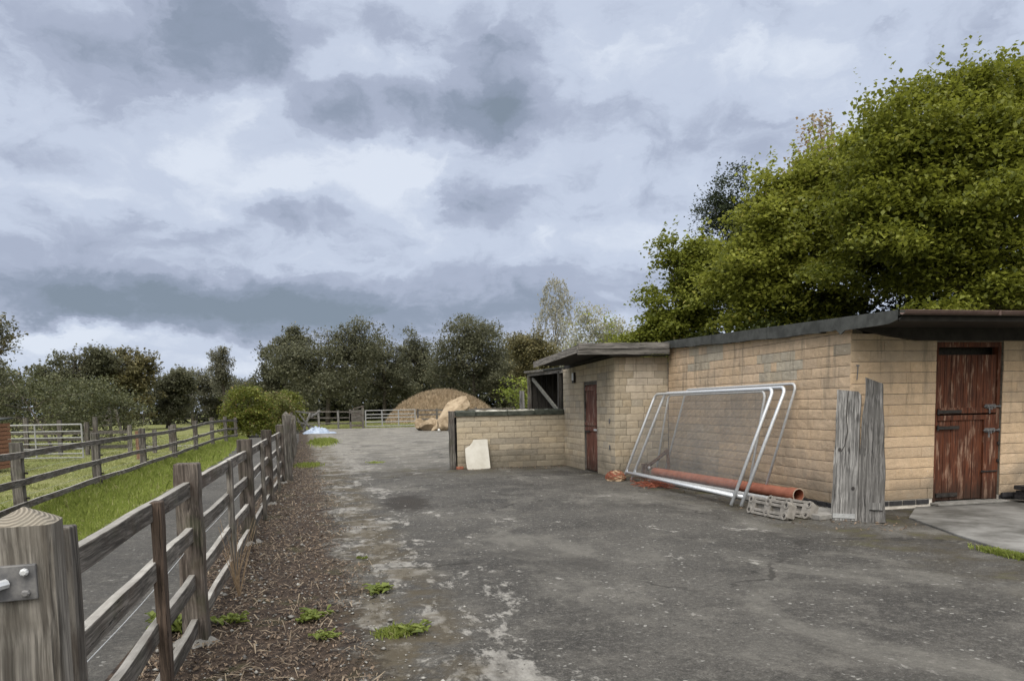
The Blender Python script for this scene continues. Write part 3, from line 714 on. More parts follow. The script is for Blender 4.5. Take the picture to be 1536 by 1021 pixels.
# ------------------------------------------------------------------ near fence
def rail_line(par, P, Q, hs, m, w=.042, h=.098, n=8, jit=.009, seed=0):
    for i, z in enumerate(hs):
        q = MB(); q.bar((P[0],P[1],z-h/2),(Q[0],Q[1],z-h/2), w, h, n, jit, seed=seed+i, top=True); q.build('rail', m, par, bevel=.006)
nf = thing('post_and_rail_fence', 'nearest four-rail timber fence along the soil verge, from gatepost to pointed post', 'fence', (-.93, 2.8, 0))
HS = (1.09, .79, .475, .175)
PO = [(-.93,2.66),(-1.02,5.2),(-1.13,9.0),(-1.25,12.7),(-1.33,16.3)]
for i, (x, y) in enumerate(PO[1:]):
    q = MB(); q.bar((x,y,-.02),(x,y,1.215+.008*i), .155, .12, 10, .006, (0,1,0), seed=i); q.build('post', WZS, nf, bevel=.010)
    q = MB(); n = 12
    ring = [(x+math.cos(a_*2*math.pi/n)*random.uniform(.11,.19), y+math.sin(a_*2*math.pi/n)*random.uniform(.10,.18)) for a_ in range(n)]
    q.add([(p[0],p[1],-.01) for p in ring]+[(x+(p[0]-x)*.6,y+(p[1]-y)*.6,.03+random.uniform(0,.015)) for p in ring]+[(x,y,.035)],
          [(j,(j+1) % n,n+(j+1) % n,n+j) for j in range(n)]+[(n+j,n+(j+1) % n,2*n) for j in range(n)]); q.build('footing', CONC, nf)
for i, (P, Q) in enumerate(zip(PO, PO[1:])):
    dv = Vector((Q[0]-P[0], Q[1]-P[1], 0)).normalized()*.045
    rail_line(nf, (P[0]+dv.x,P[1]+dv.y), (Q[0]-dv.x,Q[1]-dv.y), HS, WY, seed=i*9)
    mx_, my_ = (P[0]+Q[0])/2+.055, (P[1]+Q[1])/2
    if i == 0: mx_, my_ = -.945, 4.03
    if i == 1: mx_, my_ = -1.05, 7.2
    q = MB(); q.bar((mx_,my_,.0),(mx_,my_,1.10), .052, .085, 8, .004, (0,1,0), seed=50+i); q.build('prick_post', wood('brown_prick_%d' % i, 2, (.038,.026,.019), (.10,.072,.054)) if i == 0 else WZ, nf, bevel=.006)
q = MB()
for z in (.42, .64):
    pts = [(p[0]-.04, p[1], z+random.uniform(-.02,.02)) for p in PO]
    pp = []
    for a, b in zip(pts, pts[1:]):
        for j in range(6): v = Vector(a).lerp(Vector(b), j/6); pp.append((v.x, v.y, v.z-.02*math.sin(j/6*math.pi)))
    q.tube(pp+[pts[-1]], .0022, 4)
q.build('wire', GALV2, nf)
q = MB(); q.bar((-.905,2.66,0),(-.905,2.66,1.185), .05, .08, 6, .003, (0,1,0)); q.build('prick_post', WZ, nf, bevel=.006)
# pointed tall post
q = MB(); X0, Y0 = -1.22, 16.75
q.bar((X0,Y0,0),(X0,Y0,1.44), .165, .15, 10, .008, (0,1,0)); a_ = .08
q.add([(X0-a_,Y0-.073,1.44),(X0+a_,Y0-.073,1.44),(X0+a_,Y0+.073,1.44),(X0-a_,Y0+.073,1.44),(X0,Y0,1.53)], [(0,1,4),(1,2,4),(2,3,4),(3,0,4)])
tag(q.build('pointed_post', WZ), 'tall pointed post between the two runs of verge fence', 'post')
# second run
nf2 = thing('post_and_rail_fence', 'farther run of verge fence from the pointed post to the blue sheet', 'fence', (-1.3,16.9,0))
PO2 = [(-1.36,17.0),(-1.46,20.6),(-1.62,24.2),(-1.78,27.8),(-1.98,31.4),(-2.2,35.0),(-2.45,38.7),(-2.75,42.4),(-3.05,46.2)]
for i, (x, y) in enumerate(PO2):
    hh = (1.42 if i in (1, 8) else 1.25)+random.uniform(-.03,.05)
    q = MB(); q.bar((x,y,-.02),(x+random.uniform(-.02,.02),y,hh), .155, .12, 8, .010, (0,1,0), seed=20+i); q.build('post', WZ, nf2, bevel=.01)
for i, (P, Q) in enumerate(zip(PO2, PO2[1:])):
    rail_line(nf2, P, Q, [h_+random.uniform(-.02,.02)+.03 for h_ in HS], WY, n=6, jit=.03, seed=100+i*9)
    q = MB(); q.bar(((P[0]+Q[0])/2+.055,(P[1]+Q[1])/2,0),((P[0]+Q[0])/2+.055,(P[1]+Q[1])/2,1.16), .055, .085, 4, .004, (0,1,0)); q.build('prick_post', WZ, nf2)
# ---- big gatepost with hinge plate, close to the camera
GX, GY = -.885, 2.30
gp = thing('gatepost', 'thick weathered gatepost in the foreground with ringed sloping top', 'gatepost', (GX, GY, 0))
q = MB(); n = 40; hw, hd = .083, .083; nz = 40; vs = []; fs = []
def sq(an, e=.28):
    c_, s_ = math.cos(an), math.sin(an); return (math.copysign(abs(c_)**e, c_), math.copysign(abs(s_)**e, s_))
grooves = [(random.uniform(0, 2*math.pi), random.uniform(.02,.06), random.uniform(.002,.007), random.uniform(.02,.2), random.uniform(.6,1.3)) for _ in range(22)]
for i in range(nz+1):
    z = 1.25*i/nz
    for j in range(n):
        an = 2*math.pi*j/n; ux, uy = sq(an); v = Vector((GX+ux*hw, GY+uy*hd, z))
        k_ = 1+.02*mnoise.noise(Vector((ux*3, uy*3, z*1.2)))
        for (ga, gw, gd, z0_, z1_) in grooves:
            da = abs((an-ga+.06*math.sin(z*5+ga)+math.pi) % (2*math.pi)-math.pi)
            if da < gw*1.6 and z > z0_: k_ -= gd/hw*(1-da/(gw*1.6))*(1 if z < z1_+.1 else .3)
        vs.append((GX+(v.x-GX)*k_, GY+(v.y-GY)*k_, z))
for i in range(nz):
    for j in range(n): fs.append((i*n+j, i*n+(j+1) % n, (i+1)*n+(j+1) % n, (i+1)*n+j))
o_ = nz*n
q.add(vs, fs); gpb = q.build('post_body', wood('old_gatepost', 2, (.075,.066,.056), (.27,.25,.22), (.13,.115,.095)), gp)
tp = MB(); vs2 = [vs[o_+j] for j in range(n)]; tv = list(vs2); rings = 5
tops = []
for r_ in range(rings+1):
    f_ = 1-r_/rings
    for j in range(n):
        p = vs2[j]; tops.append((GX+(p[0]-GX)*max(f_, .02), GY+(p[1]-GY)*max(f_, .02), 1.25+.045*(1-f_)**.9))
tp.add(tops, [(r_*n+j, r_*n+(j+1) % n, (r_+1)*n+(j+1) % n, (r_+1)*n+j) for r_ in range(rings) for j in range(n)])
m_, t_, b_ = mat('end_grain'); pp_ = t_.obj(); wv_ = t_.n('ShaderNodeTexWave', wave_type='RINGS', rings_direction='Z'); t_.put(wv_.inputs['Vector'], t_.vm('ADD', pp_, (.03,.02,0)))
wv_.inputs['Scale'].default_value = 26; wv_.inputs['Distortion'].default_value = 1.2; wv_.inputs['Detail'].default_value = 3; wv_.inputs['Detail Scale'].default_value = 3
cc_ = t_.mix(wv_.outputs['Fac'], (.135,.118,.094), (.27,.24,.195)); cc_ = t_.mix(t_.m('MULTIPLY', t_.ss(t_.noise(pp_, 12, 4), .5, .7), .5), cc_, (.17,.16,.13))
finish(t_, b_, cc_, .9, t_.bump(wv_.outputs['Fac'], .5, .006)); tp.build('post_top', m_, gp)
pf_ = GY-hd-.004
q = MB(); q.b2((GX-.085,pf_-.010,1.05),(GX+.040,pf_+.012,1.147)); hp = q.build('hinge_plate', STEEL, gp, bevel=.003)
for (bx, bz) in ((.014,1.128),(.014,1.07),(-.066,1.128),(-.066,1.07)):
    q = MB(); q.tube([(GX+bx,pf_-.013,bz),(GX+bx,pf_-.022,bz),(GX+bx,pf_-.026,bz)], [.011,.0105,.006], 8); q.build('coach_bolt', STEEL if bz < 1.1 else GALV2, hp)
q = MB(); q.tube([(GX-.10,pf_-.035,1.094),(GX-.045,pf_-.028,1.098),(GX-.03,pf_-.010,1.10)], [.012,.013,.013], 8); q.build('hinge_pin', GALV, hp)
gp.rotation_euler.z = R(8)
# steel gate hung on that post, only its hanging stile is near the frame
fg = thing('field_gate', 'pale steel gate stile at the left edge beside the foreground gatepost', 'gate', (-.93,2.12,0))
q = MB(); q.tube([(-.932,2.12,.08),(-.932,2.12,1.10)], .024, 12); q.build('stile', GALV, fg, smooth=True)
for z in (.12,.34,.56,.8,1.05):
    q = MB(); q.tube([(-.932,2.12,z),(-3.0,1.9,z)], .019, 8); q.build('bar', GALV, fg, smooth=True)

# ------------------------------------------------------------------ paddock fence
pf = thing('paddock_fence', 'three-rail paddock fence with insulators on the far side of the lane', 'fence', (-4.8,12.4,0))
PP = [(-4.35,7.6),(-4.78,12.4),(-5.08,17.0),(-5.30,21.6),(-5.38,25.8),(-5.46,29.8),(-5.55,34.0),(-5.62,38.2),(-5.7,42.3)]
TOP = [1.15,1.15,1.15,1.14,1.16,1.22,1.29,1.29,1.20]
for i, ((x, y), h_) in enumerate(zip(PP, TOP)):
    q = MB(); q.bar((x-.03,y,-.05),(x-.03,y,h_), .15, .12, 8, .006, (0,1,0), seed=200+i); q.build('post', WZ, pf, bevel=.008)
    for z in (.30, .68):
        q = MB(); xx = x-.03
        for sg in (1,): q.tube([(xx+.07,y+.02,z),(xx+.12,y+.02,z),(xx+.13,y+.02,z)], [.012,.02,.012], 6)
        q.build('insulator', BLKIRON, pf)
for i, (P, Q) in enumerate(zip(PP, PP[1:])):
    for k_, off in enumerate((.15,.56,.91)):
        q = MB(); a = (P[0]+.055,P[1],TOP[i]-off-.04-.02*k_*0); b = (Q[0]+.055,Q[1],TOP[i+1]-off-.04)
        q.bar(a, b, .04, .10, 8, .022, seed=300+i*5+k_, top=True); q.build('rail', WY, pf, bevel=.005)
q = MB()
for z in (.30,.68):
    q.tube([(p[0]-.11,p[1]-.01,z+.0) for p in PP], .002, 4)
q.build('wire', GALV2, pf)

# ------------------------------------------------------------------ things in the paddock
gg = thing('field_gate', 'galvanised seven-bar gate standing across the paddock pen on the left', 'gate', (-8.75,27.7,0))
A, B = Vector((-8.72,27.7,0)), Vector((-11.9,28.6,0))
for s_ in (0, .5, 1.0):
    p = A.lerp(B, s_); q = MB(); q.tube([p+Vector((0,0,.06)), p+Vector((0,0,1.22))], .028, 8); q.build('stile', GATEM, gg)
for z in (.08,.22,.38,.56,.76,.98,1.21):
    q = MB(); q.tube([A+Vector((0,0,z)), B+Vector((0,0,z))], .022 if z < 1.2 else .03, 6); q.build('bar', GATEM, gg)
pn = thing('pen_fence', 'dark low timber pen behind the galvanised gate', 'fence', (-8,30.5,0))
for i, (x, y, h_) in enumerate(((-13,32,1.55),(-11.9,31.6,1.45),(-10.6,31.2,1.35),(-9.6,31.0,1.25),(-9.3,31.0,1.45),(-8.0,30.6,1.1),(-7.2,30.9,.9))):
    q = MB(); q.bar((x,y,0),(x+.03,y,h_), .14, .12, 4, .01, (0,1,0)); q.build('post', WZ, pn)
for z in (.35,.62,.9):
    q = MB(); q.bar((-13,32,z),(-8,30.6,z-.05), .04, .13, 6, .03); q.build('rail', WDX, pn)
rs = thing('slatted_shelter', 'red-brown slatted timber shelter with dark roof at the left edge', 'shelter', (-10.2,22.6,0))
q = MB()
for i in range(11): q.b2((-13.0,22.3,.06+i*.118),(-9.42,22.33,.06+i*.118+.10)); q.b2((-9.45,22.34,.06+i*.118),(-9.42,24.0,.06+i*.118+.10))
q.build('slatted_wall', WRED, rs)
q = MB(); q.b2((-12.9,22.36,.05),(-9.5,22.4,1.33)); q.b2((-9.5,22.4,.05),(-9.47,23.9,1.33)); q.build('lining', BLKIRON, rs)
q = MB(); q.add([(-13.1,22.15,1.36),(-9.36,22.15,1.36),(-9.36,24.1,1.46),(-13.1,24.1,1.46),(-13.1,22.15,1.40),(-9.36,22.15,1.40),(-9.36,24.1,1.50),(-13.1,24.1,1.50)], [(0,3,2,1),(4,5,6,7),(0,1,5,4),(1,2,6,5),(2,3,7,6),(3,0,4,7)]); q.build('roof', FELT2, rs)
wg = thing('wooden_gate', 'old dark wooden gate with bars across the gap in the paddock hedge', 'gate', (-15.5,53,0))
for (x, h_, ln) in ((-16.6,1.5,0),(-14.95,1.95,0),(-14.6,1.9,.35)):
    q = MB(); q.bar((x+ln,53,0),(x,53,h_), .17, .15, 3, .01, (0,1,0)); q.build('post', WZ, wg)
for z in (.45,.8,1.12,1.42):
    q = MB(); q.bar((-16.6,53,z-.12),(-14.95,53,z), .05, .11, 3, .02); q.build('bar', WX, wg)
fl = thing('distant_fence', 'thin dark rail fence crossing the far end of the paddock', 'fence', (-20,105,0))
for i in range(14):
    x = -30+i*2.2; q = MB(); q.bar((x,105,0),(x,105,1.45), .16, .14, 1, 0, (0,1,0)); q.build('post', WDZ, fl)
for z in (.7,1.35):
    q = MB(); q.bar((-30,105,z),(-1.4,105,z), .06, .14, 10, .03); q.build('rail', WDX, fl)
for i, (x, y, h_, lb) in enumerate(((-6.75,26.9,.95,'short brown post in the paddock just behind its fence, nearer one'),(-6.9,32.4,1.0,'short pale post farther back in the paddock, beyond the brown one'))):
    q = MB(); q.bar((x,y,0),(x,y,h_), .16, .14, 4, .01, (0,1,0)); tag(q.build('short_post', wood('stub_%d' % i, 2, (.10,.055,.035), (.20,.125,.085)) if i == 0 else WZ), lb, 'post')
sheet('concrete_pad', [(-9.4,36.4),(-6.6,35.4),(-6.3,37.6),(-9.2,38.5)], -.015, CONC)

# ------------------------------------------------------------------ far end of the drive
ff = thing('rail_fence', 'grey rail fence at the far end of the drive, left of the board panel', 'fence', (-2.6,60,0))
for x, h_ in ((-3.0,1.62),(-1.9,1.5),(-.4,1.45),(.55,1.5)):
    q = MB(); q.bar((x,60,0),(x,60,h_), .16, .14, 4, .02, (0,1,0)); q.build('post', WZG, ff)
for z in (.42,.85,1.30):
    q = MB(); q.bar((-3.0,60,z+.06),(.6,60,z), .05, .10, 8, .03); q.build('rail', WX, ff)
bp = thing('board_panel', 'grey plank hurdle with sloping top beside the white farm gate', 'hurdle', (1.0,59.6,0))
q = MB()
for i in range(6): q.b2((.46,59.5,.52+i*.155),(1.42,59.55,.52+i*.155+.15))
q.build('boarding', WX, bp)
q = MB(); q.bar((1.52,59.6,0),(1.52,59.6,1.78), .2, .18, 6, .02, (0,1,0)); q.build('post', WZ, bp); q = MB(); q.bar((.56,59.55,0),(.56,59.55,1.2), .1, .1, 3, 0, (0,1,0)); q.build('post', WZ, bp)
q = MB(); q.bar((.75,59.5,1.52),(1.6,59.5,1.74), .05, .10, 4, .02); q.build('sloping_rail', WX, bp); q = MB(); q.bar((.5,59.55,.22),(1.5,59.55,.2), .05, .16, 4, .02); q.build('low_rail', WX, bp)
wgt = thing('farm_gate', 'white-grey five-bar metal gate at the far end of the drive', 'gate', (3.6,59.2,0))
for x in (1.72, 3.0, 4.3, 5.62):
    q = MB(); q.tube([(x,59.2,.1),(x,59.2,1.42)], .05, 6); q.build('stile', GATEM, wgt)
for z in (.14,.47,.80,1.06,1.38):
    q = MB(); q.tube([(1.72,59.2,z),(5.62,59.2,z)], .036, 6); q.build('bar', GATEM, wgt)
fr_ = thing('rail_fence', 'dark rail fence behind the boulders, right of the white farm gate', 'fence', (6,59.4,0))
for x in (5.85,7.4,9.0,10.6,12.2,13.8):
    q = MB(); q.bar((x,59.4,0),(x,59.4,1.45), .16, .14, 3, .01, (0,1,0)); q.build('post', WZ, fr_)
for z in (.6,.95,1.32):
    q = MB(); q.bar((5.85,59.4,z),(13.8,59.4,z), .05, .13, 8, .03); q.build('rail', WX, fr_)
bh = thing('broken_hurdle', 'broken pile of grey rails leaning on the corner post by the blue sheet', 'hurdle', (-3,52,0))
for i, (a, b) in enumerate((((-3.3,52,1.50),(-1.9,53,1.22)),((-3.25,52,1.35),(-2.5,52.5,0)),((-2.9,52,1.25),(-2.2,52.4,.1)),((-3.1,51.8,.8),(-2.0,52.5,.35)),((-2.7,52,.1),(-2.2,52.6,1.32)),((-2.2,52.5,1.05),(-1.55,53.2,1.45)))):
    q = MB(); q.bar(a, b, .09, .11, 4, .03); q.build('rail', WZG, bh)
q = MB(); q.bar((-3.3,51.9,0),(-3.3,51.9,1.72), .26, .22, 4, .02, (0,1,0)); q.build('post', WZ, bh)
# pale blue sheet
nu, nv = 26, 16; vs = []; fs = []
for i in range(nu+1):
    for j in range(nv+1):
        u, v = i/nu, j/nv; x = -2.55+u*2.0+.1*math.sin(v*7); y = 48.4+v*1.9+.12*math.sin(u*9)
        e_ = math.sin(u*math.pi)**.6*math.sin(v*math.pi)**.6
        hgt = e_*(.52*math.exp(-((u-.4)/.3)**2)*.4+.10+.42*mnoise.noise(Vector((x*3.1,y*2.3,0)))+.07*mnoise.noise(Vector((x*8,y*7,2))))
        vs.append((x, y, .015+max(0, hgt)))
fs = [(i*(nv+1)+j,(i+1)*(nv+1)+j,(i+1)*(nv+1)+j+1,i*(nv+1)+j+1) for i in range(nu) for j in range(nv)]
q = MB(); q.add(vs, fs); o = q.build('plastic_sheet', TARP, smooth=False); md = o.modifiers.new('solid', 'SOLIDIFY'); md.thickness = .008
tag(o, 'crumpled pale blue plastic sheet on the ground by the fence corner', 'sheet')
# boulders
def rock(name, c, r, label, cat, seed, squash=(1,1,1), rot=0, tilt=0, amp=.35, m=None, sub=4, group=None):
    bm = bmesh.new(); bmesh.ops.create_icosphere(bm, subdivisions=sub, radius=1)
    rr = random.Random(seed); pl = []
    for _ in range(14):
        nn = Vector((rr.gauss(0,1), rr.gauss(0,1), rr.gauss(0,1))).normalized(); pl.append((nn, rr.uniform(.55,.9)))
    M = Matrix.Rotation(rot,3,'Z') @ Matrix.Rotation(tilt,3,'Y') @ Matrix.Diagonal((r*squash[0],r*squash[1],r*squash[2]))
    for v in bm.verts:
        p = v.co.copy()
        for nn, dd in pl:
            k_ = p.dot(nn)
            if k_ > dd: p -= nn*(k_-dd)*.98
        p *= 1+amp*.22*mnoise.noise(p*2.1+Vector((seed,0,0)))+amp*.10*mnoise.noise(p*6)
        v.co = M @ p
    zmin = min(v.co.z for v in bm.verts)
    me = bpy.data.meshes.new(name); 
    for v in bm.verts: v.co.z -= zmin+.04*r
    bm.to_mesh(me); bm.free(); me.materials.append(m or SANDSTONE)
    o = bpy.data.objects.new(name, me); COL.objects.link(o); o.location = c; return tag(o, label, cat, group)
rock('boulder', (6.95,48.9,0), 1.25, 'largest sandstone boulder, a tall leaning slab rising behind the wall-end post', 'boulder', 4, (1.55,.85,.62), R(10), R(-38), .35)
rock('boulder', (6.4,47.6,0), .72, 'squat sandstone boulder at the foot of the leaning slab', 'boulder', 9, (1.0,.8,.78), R(30), R(-20))
rock('boulder', (7.55,47.9,0), .62, 'narrow sandstone boulder nearest the wall-end post', 'boulder', 15, (.75,.8,1.2), R(10), 0)
rock('boulder', (5.5,48.9,0), .62, 'low grey-faced boulder left of the leaning slab', 'boulder', 21, (1.1,.9,.72), R(-20), R(-18))
rock('boulder', (5.0,49.9,0), .55, 'leftmost sandstone boulder, nearest the white farm gate', 'boulder', 33, (.8,.9,.85), R(50), 0)
rock('stone', (7.15,46.6,0), .16, 'small pale stone in front of the boulders by the post', 'stone', 41, m=WHITESTONE, sub=2)
rock('stone', (5.85,46.2,0), .11, 'small white stone lying on the drive left of the boulders', 'stone', 43, m=WHITESTONE, sub=2)

# ------------------------------------------------------------------ things along the stable wall
def fence_panel(label, by0, by1, bx, tx, tz, dy, m, wires, r=.026, leg=.14):
    """leaning mesh panel: by0..by1 along the wall, feet at bx, top at (tx, tz), dy = sideways lean"""
    o = thing('steel_barrier', label, 'fence panel', (bx, by0, 0), 'site fence panels leaning on the stable wall')
    A = Vector((bx,by0,r)); U = Vector((0,by1-by0,0)); V = Vector((tx-bx,dy,tz-r)); hl = V.length; L_ = U.length
    P = lambda u, v: A+U*(u/L_)+V*(v/hl)
    rad = .12; pts = [P(0,0)]
    pts += [P(rad-rad*math.cos(a), hl-rad+rad*math.sin(a)) for a in [R(q) for q in range(0,91,15)]]
    pts += [P(L_-rad+rad*math.sin(a), hl-rad+rad*math.cos(a)) for a in [R(q) for q in range(0,91,15)]]
    pts += [P(L_,0)]
    q = MB(); q.tube(pts, r, 10); q.tube([P(0,leg),P(L_,leg)], r, 10)
    for s_ in (0, L_):
        sg = 1 if s_ == 0 else -1
        N_ = U.normalized().cross(V.normalized())*.004
        tri = [P(s_,leg+.10), P(s_+sg*.10,leg), P(s_,leg)]
        q.add([p+N_ for p in tri]+[p-N_ for p in tri], [(0,1,2),(5,4,3),(0,3,4,1),(1,4,5,2),(2,5,3,0)])
    q.build('frame', m, o, smooth=True)
    if wires:
        q = MB(); w_ = .0008; N_ = U.normalized().cross(V.normalized())
        n = int(L_/wires)
        for i in range(1, n):
            u = L_*i/n; q.add([P(u-w_,leg)+N_*w_, P(u+w_,leg)-N_*w_, P(u+w_,hl-.02)-N_*w_, P(u-w_,hl-.02)+N_*w_], [(0,1,2,3)])
        nv_ = int((hl-leg)/.10)
        for j in range(1, nv_):
            v = leg+(hl-leg)*j/nv_; q.add([P(0,v-w_)+N_*.003, P(0,v+w_)+N_*.003, P(L_,v+w_)+N_*.003, P(L_,v-w_)+N_*.003], [(0,1,2,3)])
        q.build('wire_mesh', WIRE, o)
    return o
fence_panel('bright steel fence panel, foremost of the stack leaning on the stable wall', 9.70, 13.95, 5.50, 6.26, 1.72, .12, GALV, .024)
fence_panel('second bright steel fence panel, just behind the foremost one', 9.56, 13.72, 5.58, 6.36, 1.735, .10, GALV, 0)
fence_panel('dull grey fence panel, third in the stack with steeper lean', 10.55, 14.12, 6.27, 6.55, 1.69, -.05, GALV2, 0, .020, .10)
fence_panel('dull grey fence panel, rearmost against the blocks and highest at its right corner', 10.22, 13.86, 6.33, 6.645, 1.79, -.40, GALV2, .03, .020, .10)
# orange pipe
q = MB(); A, B = Vector((6.12,13.8,.15)), Vector((6.42,9.42,.165)); n = 20; ax = (B-A).normalized(); T = ax.orthogonal().normalized(); Bn = ax.cross(T)
def ringv(c, r): return [c+(T*math.cos(2*math.pi*i/n)+Bn*math.sin(2*math.pi*i/n))*r for i in range(n)]
Rr = .088
seq = [(A,Rr*.9),(A,Rr),(A.lerp(B,.955),Rr),(A.lerp(B,.958),Rr*1.13),(B,Rr*1.13),(B+ax*.004,Rr*1.04),(B-ax*.01,Rr*.98),(A.lerp(B,.5),Rr*.9)]
vs = []; [vs.extend(ringv(c, r_)) for c, r_ in seq]
q.add(vs, [(k_*n+i, k_*n+(i+1) % n, (k_+1)*n+(i+1) % n, (k_+1)*n+i) for k_ in range(len(seq)-1) for i in range(n)])
pipe = tag(q.build('drain_pipe', TERRA, smooth=False), 'long orange plastic drain pipe lying behind the fence panels', 'pipe'); pipe['base'] = (0,0,0)
q = MB(); q.add(ringv(B+ax*.006, Rr*1.14)+ringv(B+ax*.008, Rr*.99), [(i,(i+1) % n,n+(i+1) % n,n+i) for i in range(n)]); q.build('pipe_rim', TERRAIN, pipe)
# support below pipe: concrete kerb pieces
dc = thing('drain_channel', 'grey slotted drain channel on the ground below the orange pipe', 'drain channel', (5.95,13.3,0))
A, B = Vector((5.90,13.5,.05)), Vector((6.17,9.75,.05))
q = MB(); q.bar(A, B, .13, .07, 6); q.build('channel', CONC, dc)
q = MB(); q.bar(A+Vector((-.045,0,.045)), B+Vector((-.045,0,.045)), .03, .018); q.bar(A+Vector((.045,0,.045)), B+Vector((.045,0,.045)), .03, .018)
for i in range(95):
    p = A.lerp(B, (i+.5)/95)+Vector((0,0,.044)); q.box(p, (.075,.017,.014))
q.build('grating', GALV2, dc)
q = MB()
for y_ in (13.3, 11.6, 9.9): q.b2((6.03,y_,0),(6.38,y_+.10,.055))
tag(q.build('pipe_blocks', CONC), 'low concrete bearers under the orange pipe', 'bearer')
# rusty bracket
rb_ = thing('rusty_frame', 'rusty angular steel frame standing behind the left end of the panels', 'frame', (6.2,14.0,0))
q = MB(); q.bar((6.05,14.12,.0),(6.05,14.12,.30), .13, .13, 3, .01, (0,1,0)); q.bar((6.0,14.0,.05),(6.2,13.35,.09), .12, .10, 3, .01); q.build('base_block', RUST, rb_, bevel=.008)
q = MB(); q.bar((6.02,14.18,.17),(6.28,13.55,.60), .045, .055, 5, .015); q.build('strut', RUST, rb_); q = MB(); q.bar((6.28,13.55,.60),(6.28,13.48,.04), .05, .045, 3, .006, (1,0,0)); q.build('upright', RUST, rb_)
q = MB(); q.bar((6.03,14.15,.22),(6.28,13.5,.20), .035, .045, 4, .01); q.build('cross_bar', RUST, rb_)
q = MB(); q.tube([(6.0,13.78,.24),(5.97,13.78,.24)], .03, 8); q.tube([(6.2,13.5,.12),(6.17,13.5,.12)], .03, 8); q.build('bolt', GALV, rb_)
# orange net bag and net heap
def lump(name, c, r, m, label, cat, seed, sq_=(1,1,.6), amp=.25):
    bm = bmesh.new(); bmesh.ops.create_icosphere(bm, subdivisions=4, radius=1)
    for v in bm.verts:
        p = v.co.copy(); k_ = 1+amp*mnoise.noise(p*2.2+Vector((seed,1,2)))+amp*.4*mnoise.noise(p*6+Vector((seed,1,2)))
        v.co = Vector((p.x*r*sq_[0]*k_, p.y*r*sq_[1]*k_, max(-.25, p.z)*r*sq_[2]*k_+.2*r*sq_[2]))
    me = bpy.data.meshes.new(name); bm.to_mesh(me); bm.free(); me.materials.append(m); o = bpy.data.objects.new(name, me); COL.objects.link(o); o.location = c; o['base'] = tuple(c)
    return tag(o, label, cat)
bag = lump('net_bag', (5.33,13.95,0), .21, BAGM, 'sandy bag in orange netting on the ground at the outhouse corner', 'bag', 3, (.9,1.1,.75))
def strands(n, c, rx, ry, hz, seed, r=.005):
    rr = random.Random(seed); q = MB()
    for i in range(n):
        a = rr.uniform(0, 6.28); ln = rr.uniform(.15,.5); x, y = c[0]+rx*rr.gauss(0,.5), c[1]+ry*rr.gauss(0,.5); z = rr.uniform(.005,hz); pts = []
        for k_ in range(5):
            pts.append((x, y, max(.004, z+rr.uniform(-.02,.03)))); a += rr.uniform(-.9,.9); x += math.cos(a)*ln/4; y += math.sin(a)*ln/4
        q.tube(pts, r, 4, False)
    return q
q = MB(); rr = random.Random(5)
for i in range(40):       # net cords wrapped over the bag
    th = rr.uniform(0, 6.28); ph = rr.uniform(0,.9); pts = []
    for k_ in range(7):
        th += .28*(1 if i % 2 else -1); ph2 = ph+k_*.12-.3
        pts.append((5.33+.215*math.cos(th)*math.cos(ph2)*.95, 13.95+.25*math.sin(th)*math.cos(ph2), max(.008, .035+.165*math.sin(abs(ph2)))))
    q.tube(pts, .006, 4, False)
q.build('netting', NETTING, bag)
tag(strands(75, (5.66,12.75), .16, .55, .06, 8).build('netting_heap', NETTING), 'tangle of orange netting on the ground under the fence panels', 'netting')
# foot blocks of the panels
def foot_block(c, rot, tilt, label, L_=.86, H_=.235, T_=.13):
    o = thing('foot_block', label, 'foot block', c, 'fence foot blocks on the ground by the panels')
    M = Matrix.Translation(c) @ Matrix.Rotation(rot,4,'Z') @ Matrix.Rotation(tilt,4,'X')
    q = MB(); Z = [.035,H_-.035]
    def bx(x0, x1, z0, z1, y0=0, y1=T_):
        vs = [Vector((x,y,z)) for x, y, z in ((x0,y0,z0),(x1,y0,z0),(x1,y1,z0),(x0,y1,z0),(x0,y0,z1),(x1,y0,z1),(x1,y1,z1),(x0,y1,z1))]
        q.add([M @ v for v in vs], [(0,3,2,1),(4,5,6,7),(0,1,5,4),(1,2,6,5),(2,3,7,6),(3,0,4,7)])
    bx(.06,L_-.06,.0,.034); bx(.06,L_-.06,H_-.034,H_); bx(.06,L_-.06,.046,.084); bx(.06,L_-.06,H_-.084,H_-.046)
    for xx in (.09, L_/2, L_-.09): bx(xx-.065,xx+.065,.02,H_-.02,.002)
    bx(.05,L_-.05,.03,H_-.03,.05,T_-.002)
    bx(.0,.085,.03,H_-.03,.004,T_-.004); bx(L_-.085,L_,.03,H_-.03,.004,T_-.004)
    n = 14
    for xx in (.055, L_/2, L_-.055):
        for zz in (.045, H_-.045):
            vs = []
            for (r_, y_) in ((.050,.05),(.052,-.006),(.026,-.006),(.026,.06)):
                for i in range(n): vs.append(M @ Vector((xx+r_*math.cos(2*math.pi*i/n), y_, zz+r_*math.sin(2*math.pi*i/n))))
            q.add(vs, [(k_*n+i,k_*n+(i+1) % n,(k_+1)*n+(i+1) % n,(k_+1)*n+i) for k_ in range(3) for i in range(n)])
    q.build('body', BLOCKGREY, o, bevel=.004)
    h = MB()
    for xx in (.055, L_/2, L_-.055):
        for zz in (.045, H_-.045): h.add([M @ Vector((xx+.027*math.cos(2*math.pi*i/n), -.0045+.006, zz+.027*math.sin(2*math.pi*i/n))) for i in range(n)], [tuple(range(n))])
    h.build('socket', BLKIRON, o)
    return o
foot_block((5.40,9.12,.012), R(-84), R(-14), 'front grey slotted foot block tipped on edge beside the panel feet', .82)
foot_block((5.66,9.12,.012), R(-80), R(-24), 'rear grey foot block lying behind the slotted front one', .82)
